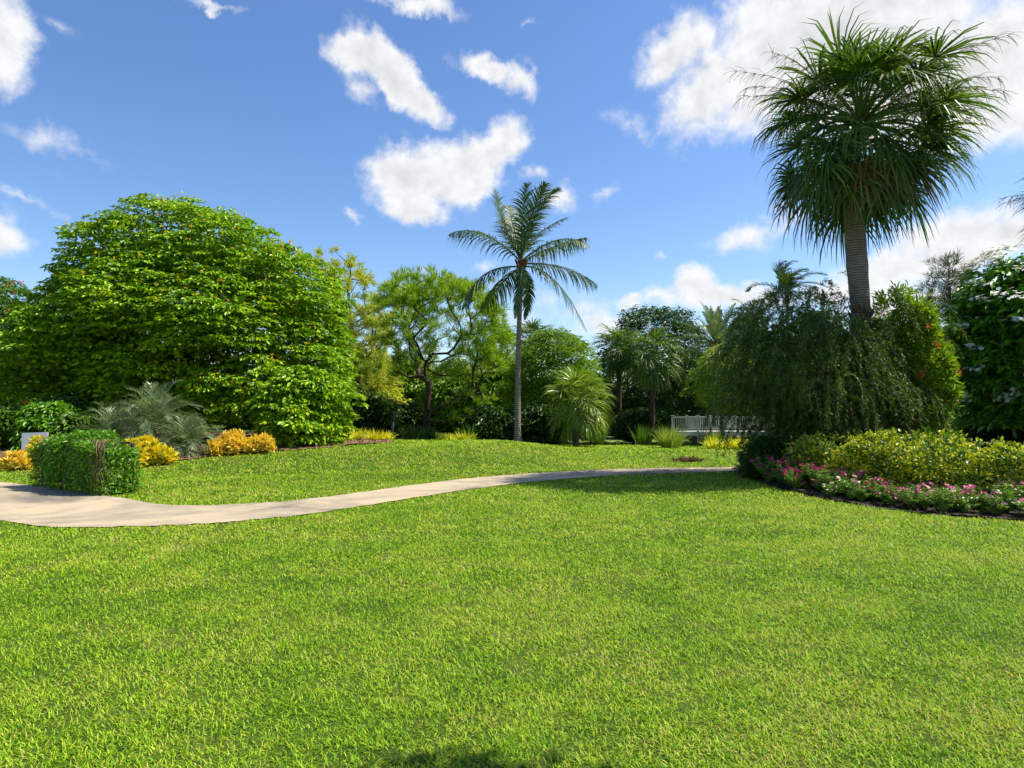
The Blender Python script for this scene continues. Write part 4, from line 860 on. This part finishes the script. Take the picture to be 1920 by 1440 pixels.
# ---------------------------------------------------------------- periwinkles
def vinca_proto(seed, fm, nf, mat='vinca'):
    rng = rs(seed); r = root('periwinkle_plant', (0, 0, -50), '', 'flowering plant', 'periwinkles along the front of the flower bed'); g = Geo(); n = 46
    tips = []
    for k in range(26):
        a = k*2.4; rad = .24*math.sqrt((k+.5)/26); tip = np.array([rad*cos(a)+rng.normal()*.03, rad*sin(a)+rng.normal()*.03, .13+.24*rng.rand()-rad*.15]); tips.append(tip)
        tube(g, bez([(0, 0, -.03), (tip[0]*.5, tip[1]*.5, tip[2]*.6), tip], 5), np.linspace(.006, .003, 5), 4)
        for lv in range(8):
            f = .5+.5*lv/7; q = tip*f*np.array([1, 1, 1]); m_ = 2; aa = lv*1.57+rng.rand(m_)*.4+np.array([0, pi])
            D = np.stack([np.cos(aa), np.sin(aa), np.full(m_, .35)], 1); leaves(g, np.tile(q, (m_, 1)), D, np.tile([0, 0, 1.], (m_, 1))+rng.normal(size=(m_, 3))*.3, .062*(.7+.5*rng.rand(m_)), .03, 6)
    g.build('foliage', mat, r)
    for k in rng.permutation(26)[:nf]:
        g = Geo(); flowers(g, (tips[k]+[0, 0, .035])[None], (np.array([0, -.5, 1.])+rng.normal(size=3)*.35)[None], rng, .038, 5); flowers(g, (tips[k]+[.04, .02, .025])[None], (np.array([.2, -.6, 1.])+rng.normal(size=3)*.35)[None], rng, .034, 5)
        g.build('blossom', fm, r)
    return r
protos = [vinca_proto(311, 'pink', 11), vinca_proto(312, 'pink', 8), vinca_proto(313, 'palepink', 4), vinca_proto(314, 'pink', 14), vinca_proto(315, 'pink', 4)]
sgl = np.concatenate([[0], np.cumsum(np.linalg.norm(np.diff(BEDF, axis=0), axis=1))]); rng = rs(316); used = set()
cen = []
for row, (off, stp) in enumerate([(.34, .36), (.64, .42), (.95, .46)]):
    t = .15+.1*row
    while t < sgl[-1]-1.2:
        q = np.array([np.interp(t, sgl, BEDF[:, k]) for k in range(2)]); q2 = np.array([np.interp(t+.1, sgl, BEDF[:, k]) for k in range(2)]); tn = unit(q2-q); nb = np.array([-tn[1], tn[0]])
        if nb[1] < 0: nb = -nb
        if abs(nb[0]) > .9 and nb[0] < 0: nb = -nb
        px = 960+q[0]/q[1]*F
        if not (row == 2 and px > 1700) and not (row >= 1 and px > 1840 and rng.rand() < .5): cen.append((q+nb*(off+rng.normal()*.11), px))
        t += stp*(.8+.4*rng.rand())
lab_l = 'periwinkle with magenta flowers in the shaded left part of the bed edge'; lab_r = 'periwinkle with pale leaves and pink flowers along the sunny bed edge'
for q, px in cen:
    k = int(rng.choice([0, 3, 0, 1] if px < 1500 else [0, 1, 2, 4, 1, 3])); p_ = protos[k]
    if k in used:
        r = p_.copy(); COL.objects.link(r)
        for ch in list(p_.children):
            e = ch.copy(); COL.objects.link(e); e.parent = r
    else: r = p_; used.add(k)
    sc = .7+.6*rng.rand(); r.location = (q[0], q[1], .03); r.rotation_euler = (0, 0, rng.rand()*6.28); r.scale = (sc, sc, sc*(1.25 if px < 1500 else 1.05))
    tag(r, lab_l if px < 1500 else lab_r, 'flowering plant', 'magenta periwinkles in the shade' if px < 1500 else 'pink periwinkles in the sun')
for k, p_ in enumerate(protos):
    if k not in used:
        for ch in list(p_.children): bpy.data.objects.remove(ch)
        bpy.data.objects.remove(p_)
# ---------------------------------------------------------------- vine covered trellis
A = np.array([X(86, 14.7), 14.7]); Bq = np.array([X(202, 13.05), 13.05]); ln = np.linalg.norm(Bq-A); tx = unit(Bq-A); nb = np.array([-tx[1], tx[0]]); nb = nb*np.sign(nb[1]); rz = math.atan2(tx[1], tx[0])
mid = (A+Bq)/2; r = root('vine_covered_trellis', (mid[0], mid[1], .02), 'low trellis fence overgrown with green vine beside the path', 'trellis'); rng = rs(320)
def tp(s, b_, z): return np.array([tx[0]*s+nb[0]*b_, tx[1]*s+nb[1]*b_, z])
hl = ln/2
for s in (-hl, -hl/3, hl/3, hl):
    for b_ in (0, .5):
        g = Geo(); box(g, tp(s, b_, .48), (.05, .05, 1.0), rz); g.build('post', 'iron', r)
for b_ in (0, .5):
    for z in (.2, .62, .98):
        g = Geo(); box(g, tp(0, b_, z), (ln-.06, .03, .04), rz); g.build('rail', 'iron', r)
n = 13500; s = (rng.rand(n)*2-1)*(hl+.05); b_ = -.08+.68*rng.rand(n); z = np.zeros(n); kind = rng.rand(n)
tp_ = kind < .45; z[tp_] = .80+.16*rng.rand(tp_.sum())+.17*np.cos(s[tp_]/hl*1.45)+.05*np.sin(s[tp_]*4); fr_ = (kind >= .45) & (kind < .9); b_[fr_] = -.2+.34*rng.rand(fr_.sum())+.06*np.sin(s[fr_]*5+z[fr_]); z[fr_] = 1.04-1.0*rng.rand(fr_.sum())**1.5
en = kind >= .9; s[en] = hl+.02+.16*rng.rand(en.sum()); z[en] = 1.1*rng.rand(en.sum())
z *= 1-.15*np.abs(s/hl)**3; b_[fr_] -= .10*np.sin(np.clip(z[fr_], 0, 1.05)/1.05*pi)*np.cos(s[fr_]/hl*1.3); P = np.stack([tx[0]*s+nb[0]*b_, tx[1]*s+nb[1]*b_, z+rng.normal(size=n)*.03], 1)
out = np.stack([-nb[0]*np.ones(n), -nb[1]*np.ones(n), np.zeros(n)], 1); out[tp_] = [0, 0, .6]
D = unit(out*.5+sph(rng, n)*.8-np.array([0, 0, .35])); D[tp_] = unit(sph(rng, tp_.sum())+[0, 0, .5])
l = .085*(.6+.7*rng.rand(n)); g = Geo(); leaves(g, P, D, out*.5+sph(rng, n)*.5+[0, 0, .8], l, l*.42, 6); g.build('foliage', 'vine', r)
g = Geo()
for k in range(520):
    s0 = (rng.rand()*2-1)*(hl+.05); b0 = -.12+.1*rng.rand() if rng.rand() < .75 else .5*rng.rand(); z0 = 1.08-.25*rng.rand(); l0 = .35+.6*rng.rand(); z1 = max(.02, z0-l0)
    tube(g, bez([tp(s0, b0+.06, z0), tp(s0+rng.normal()*.16, b0-.07, z0+.04), tp(s0+rng.normal()*.26, b0-.06+rng.normal()*.06, (z0+z1)/2), tp(s0+rng.normal()*.34, b0+rng.normal()*.08, z1)], 8), np.linspace(.006, .003, 8), 3, cap=False)
st = g.build('vine_stems', 'vstem', r); st['kind'] = 'stuff'
# a tree just outside the right of the frame, known only by its shadow on the near lawn
crown_tree('shade_tree', 'leafy tree outside the frame casting the dark shadow at the bottom of the lawn', 'tree', (3.95, 2.66, 0), [(5.5, -.6, .6), (5.9, -.9, .9), (6.4, -1.0, 1.0), (6.9, -.8, .8), (7.2, -.3, .3)], 'mid', 'bark', 330, lump=.04, r0=.12, nsp=170, nl=40, R_=.32, L=.14, W=.07, limbs=18)
# ---------------------------------------------------------------- white sign board
c = at(68, 20.2); r = root('sign_board', c, 'plain grey white sign board leaning behind the yellow croton', 'sign'); zt, zb = Z(811, 20.2)-c[2], Z(842, 20.2)-c[2]
g = Geo(); box(g, (0, 0, (zt+zb)/2), (.72, .03, zt-zb), R(8)); g.build('board', 'sign', r).rotation_euler = (R(-6), R(-3), 0)
for s in (-.28, .28):
    g = Geo(); box(g, (s, .04, zb*.5+.05), (.04, .03, zb+.3), R(8)); g.build('leg', 'iron', r)
# grey post with a dark head
c = at(737, 31); r = root('garden_post', c, 'thin grey wooden post with dark box on top before the dark shrubs', 'post'); zt = Z(776, 31)-c[2]
g = Geo(); box(g, (0, 0, zt*.36), (.09, .09, zt*.74), 0); g.build('post', 'greypost', r)
g = Geo(); box(g, (0, 0, zt*.86), (.14, .12, zt*.3), 0, 0, .12); box(g, (0, 0, zt*1.02), (.19, .16, .03), 0); g.build('head', 'iron', r)
# white pipe rail behind the hedge
a, b2 = X(1833, 17), X(1882, 17); c = at(1857, 17); r = root('white_rail', c, 'short white pipe rail in deep shade behind the hedge', 'rail'); zr = Z(831, 17)-c[2]
g = Geo(); tube(g, [(a-c[0], 0, zr+.03), ((a+b2)/2-c[0], 0, zr+.01), (b2-c[0], 0, zr)], .018, 8); g.build('rail', 'wpaint', r)
for xx, zz in ((a-c[0]+.01, zr+.09), (b2-c[0]-.02, zr)):
    g = Geo(); tube(g, [(xx, 0, -.05), (xx, 0, zz*.5), (xx, 0, zz)], .016, 8); g.build('post', 'wpaint', r)
# ---------------------------------------------------------------- white footbridge
d = 36.0; x0, x1 = X(1260, d), X(1450, d); c = np.array([(x0+x1)/2, d, .05]); r = root('footbridge', c, 'white wooden footbridge with slatted railings across the pond', 'bridge')
zd, zt = Z(809, d)-c[2], Z(782, d)-c[2]; W_ = x1-x0; wd = 2.3
g = Geo()
for k in range(int(W_/.16)): box(g, (-W_/2+.08+k*.16, wd/2, zd-.03), (.145, wd+.1, .05), 0)
g.build('deck', 'wpaint', r)
for y_ in (0, wd):
    g = Geo(); box(g, (0, y_-.035*(1 if y_ == 0 else -1), zd-.14), (W_+.02, .06, .17), 0); g.build('beam', 'wpaint', r)
    nb_ = 4; bw = W_/nb_
    for k in range(nb_+1):
        g = Geo(); box(g, (-W_/2+k*bw, y_, (zt-.55)/2), (.10, .10, zt+.60), 0); box(g, (-W_/2+k*bw, y_, zt+.07), (.17, .17, .05), 0); g.build('post', 'wpaint', r)
    g = Geo(); box(g, (0, y_, zt-.015), (W_-.02, .17, .06), 0); box(g, (0, y_, zd+.12), (W_-.02, .06, .07), 0); g.build('handrail', 'wpaint', r)
    for k in range(nb_):
        g = Geo(); nbal = 11
        for q in range(nbal): box(g, (-W_/2+k*bw+(q+1)*bw/(nbal+1), y_, (zd+.155+zt-.047)/2), (.032, .03, zt-zd-.21), 0)
        g.build('balusters', 'wpaint', r)
    if y_ == 0:
        g = Geo()
        for q in range(int(W_/.16)): box(g, (-W_/2+.08+q*.16, y_+.03, zd-.43), (.05, .03, .40), 0)
        g.build('skirt', 'greypost', r)
# ================================================================== LIGHT AND SKY
SUN_AZ, SUN_EL = R(83), R(55)          # azimuth from +Y toward +X
sd = np.array([sin(SUN_AZ)*cos(SUN_EL), cos(SUN_AZ)*cos(SUN_EL), sin(SUN_EL)])
sl = bpy.data.lights.new('sun', 'SUN'); sl.energy = 4.8; sl.angle = R(.53); sl.color = (1, .955, .87)
so = bpy.data.objects.new('sun', sl); COL.objects.link(so)
from mathutils import Vector
so.rotation_euler = Vector(sd).to_track_quat('Z', 'Y').to_euler()
w = bpy.data.worlds.new('World'); S.world = w; w.use_nodes = True; nt = w.node_tree; N = nt.nodes; L = nt.links; N.clear()
sky = N.new('ShaderNodeTexSky'); sky.sky_type = 'NISHITA'; sky.sun_disc = False; sky.sun_elevation = SUN_EL; sky.sun_rotation = SUN_AZ
sky.air_density = 1.0; sky.dust_density = .6; sky.ozone_density = 2.0
EXPO = .68; SKY = .11
tc = N.new('ShaderNodeTexCoord'); sx = N.new('ShaderNodeSeparateXYZ'); L.new(tc.outputs['Generated'], sx.inputs[0])
def mth(op, a, b=None, c=None, clamp=False):
    n = N.new('ShaderNodeMath'); n.operation = op; n.use_clamp = clamp
    for k, v in enumerate((a, b, c)):
        if v is None: continue
        if isinstance(v, (int, float)): n.inputs[k].default_value = v
        else: L.new(v, n.inputs[k])
    return n.outputs[0]
az = mth('ARCTAN2', sx.outputs[0], sx.outputs[1]); el = mth('ARCSINE', sx.outputs[2])
cv = N.new('ShaderNodeCombineXYZ'); L.new(az, cv.inputs[0]); L.new(el, cv.inputs[1])
def noise(scale, detail, rough=.55, dist=0., vec=None, off=0):
    n = N.new('ShaderNodeTexNoise'); n.inputs['Scale'].default_value = scale; n.inputs['Detail'].default_value = detail; n.inputs['Roughness'].default_value = rough; n.inputs['Distortion'].default_value = dist
    mp = N.new('ShaderNodeMapping'); mp.inputs['Location'].default_value = (off, off*.7, 0); L.new(vec or cv.outputs[0], mp.inputs[0]); L.new(mp.outputs[0], n.inputs['Vector']); return n
n1 = noise(11, 5, .6); vm = N.new('ShaderNodeVectorMath'); vm.operation = 'MULTIPLY_ADD'; L.new(n1.outputs['Color'], vm.inputs[0]); vm.inputs[1].default_value = (.075, .06, 0); vm.inputs[2].default_value = (-.0375, -.03, 0)
n1b = noise(34, 4, .6, off=1.3); vb = N.new('ShaderNodeVectorMath'); vb.operation = 'MULTIPLY_ADD'; L.new(n1b.outputs['Color'], vb.inputs[0]); vb.inputs[1].default_value = (.034, .03, 0); vb.inputs[2].default_value = (-.017, -.015, 0)
va0 = N.new('ShaderNodeVectorMath'); va0.operation = 'ADD'; L.new(cv.outputs[0], va0.inputs[0]); L.new(vm.outputs[0], va0.inputs[1])
va = N.new('ShaderNodeVectorMath'); va.operation = 'ADD'; L.new(va0.outputs[0], va.inputs[0]); L.new(vb.outputs[0], va.inputs[1])
def azel(px, py):
    r_ = ray(px, py); r_ = r_/np.linalg.norm(r_); return math.atan2(r_[0], r_[1]), math.asin(r_[2])
clouds = [(-5, 75, 72, 95, 0, 1), (-60, 40, 90, 100, 0, 1), (85, 262, 75, 30, -12, .36), (-5, 440, 58, 40, 0, .8), (40, 372, 80, 11, -14, .3), (122, 55, 26, 18, 0, .3), (395, 2, 55, 9, 0, .45),
 (672, 100, 56, 46, 0, 1.2), (735, 140, 90, 42, -38, 1.35), (790, 185, 50, 32, -40, 1.1), (670, 165, 40, 22, -20, .4), (912, 128, 54, 28, -8, 1.0), (968, 148, 36, 30, -25, .8), (790, 8, 75, 20, -8, .8), (700, 2, 60, 10, -5, .4),
 (770, 330, 80, 60, 5, 1.4), (850, 322, 85, 58, 12, 1.4), (940, 278, 54, 42, 35, 1.2), (785, 385, 60, 30, -10, 1.0), (890, 345, 60, 34, 20, 1.1), (658, 399, 17, 13, 0, .5), (1050, 375, 36, 26, 0, .7), (1000, 335, 20, 14, 0, .45), (1140, 358, 24, 13, 0, .35), (990, 48, 16, 8, 0, .35), (1185, 225, 42, 22, -15, .35), (1230, 480, 14, 10, 0, .3), (905, 505, 26, 12, 0, .35), (800, 510, 20, 9, 0, .3),
 (1275, 90, 70, 62, 20, .95), (1255, 125, 58, 36, 0, .75), (1340, 165, 95, 75, 30, 1.1), (1310, 235, 70, 30, 20, .5), (1440, 110, 130, 120, 25, 1.2), (1410, 200, 80, 60, 20, .8), (1600, 70, 240, 150, 0, 1.5), (1780, 150, 230, 130, 0, 1.5), (1650, 210, 200, 60, 0, .9), (1900, 220, 150, 60, 10, .9), (1420, 20, 70, 60, 0, 1),
 (1400, 440, 70, 26, 15, .62), (1460, 415, 70, 22, 12, .42), (1800, 455, 150, 62, 8, 1.1), (1680, 500, 130, 45, 12, 1.0), (1590, 540, 130, 30, 0, .9), (1900, 440, 90, 50, 0, 1),
 (1300, 540, 52, 34, 0, 1), (1350, 560, 120, 24, 0, 1), (1420, 555, 100, 20, 0, .9), (1245, 556, 36, 18, 0, .7), (1185, 558, 30, 16, 0, .7), (1130, 612, 60, 34, 0, .7), (1080, 580, 60, 26, 0, .4), (1040, 560, 90, 20, 0, .25), (960, 590, 90, 20, 0, .3), (1750, 560, 220, 40, 0, .8)]
acc = None
for cx, cy, rx, ry, rot, wt in clouds:
    a, e = azel(cx, cy); q = azel(cx+1, cy); sxr = (q[0]-a)*rx; q = azel(cx, cy-1); syr = (q[1]-e)*ry
    mp = N.new('ShaderNodeMapping'); mp.vector_type = 'TEXTURE'; mp.inputs['Location'].default_value = (a, e, 0); mp.inputs['Rotation'].default_value = (0, 0, R(rot)); mp.inputs['Scale'].default_value = (sxr*1.3, syr*1.32, 1)
    L.new(va.outputs[0], mp.inputs[0]); ve = N.new('ShaderNodeVectorMath'); ve.operation = 'LENGTH'; L.new(mp.outputs[0], ve.inputs[0])
    v = mth('MULTIPLY_ADD', ve.outputs['Value'], -wt, wt); acc = v if acc is None else mth('SMOOTH_MAX', acc, v, .08)
acc = mth('MAXIMUM', acc, -1.0)
n2 = noise(26, 9, .62, .3, off=3.1); den = mth('ADD', acc, mth('MULTIPLY_ADD', n2.outputs['Fac'], .95, -.48))
al = N.new('ShaderNodeMapRange'); al.interpolation_type = 'SMOOTHSTEP'; L.new(den, al.inputs[0]); al.inputs[1].default_value = -.04; al.inputs[2].default_value = .68
n3 = noise(13, 6, .6, off=7.7)
# thick middle of the large clouds is greyer
n2s = noise(26, 9, .62, .3, off=3.1); n2s.inputs['Vector'].links[0].from_node.inputs['Location'].default_value = (3.1+.012, 2.17+.014, 0)
rel_ = mth('MULTIPLY', mth('SUBTRACT', n2s.outputs['Fac'], n2.outputs['Fac']), 1.1)  # relief lighting of the clouds, painted into their colour by shifted noise
gr = mth('ADD', rel_, mth('ADD', mth('MULTIPLY_ADD', acc, .5, -.22), mth('MULTIPLY_ADD', n3.outputs['Fac'], 1.1, -.5)), clamp=True)
ct = N.new('ShaderNodeMix'); ct.data_type = 'RGBA'; L.new(gr, ct.inputs[0]); k_ = 1/(SKY*2**EXPO)
ct.inputs[6].default_value = (.98*k_, .985*k_, 1.0*k_, 1); ct.inputs[7].default_value = (.58*k_, .60*k_, .63*k_, 1)
hs = N.new('ShaderNodeHueSaturation'); hs.inputs['Hue'].default_value = .507; hs.inputs['Saturation'].default_value = 1.2; hs.inputs['Value'].default_value = 1.1; L.new(sky.outputs[0], hs.inputs['Color'])
mx = N.new('ShaderNodeMix'); mx.data_type = 'RGBA'; L.new(al.outputs[0], mx.inputs[0]); L.new(hs.outputs[0], mx.inputs[6]); L.new(ct.outputs[2], mx.inputs[7])
bg = N.new('ShaderNodeBackground'); bg.inputs['Strength'].default_value = SKY; L.new(mx.outputs[2], bg.inputs[0])
ow = N.new('ShaderNodeOutputWorld'); L.new(bg.outputs[0], ow.inputs[0])
w.cycles.sampling_method = 'MANUAL'; w.cycles.sample_map_resolution = 512
S.view_settings.view_transform = 'Standard'; S.view_settings.look = 'None'; S.view_settings.exposure = EXPO; S.view_settings.gamma = 1
S.render.engine = 'CYCLES'; cy = S.cycles
cy.max_bounces = 6; cy.diffuse_bounces = 3; cy.glossy_bounces = 2; cy.transmission_bounces = 4; cy.transparent_max_bounces = 4
cy.caustics_reflective = False; cy.caustics_refractive = False; cy.use_adaptive_sampling = True; cy.adaptive_threshold = .02
S.render.use_persistent_data = False
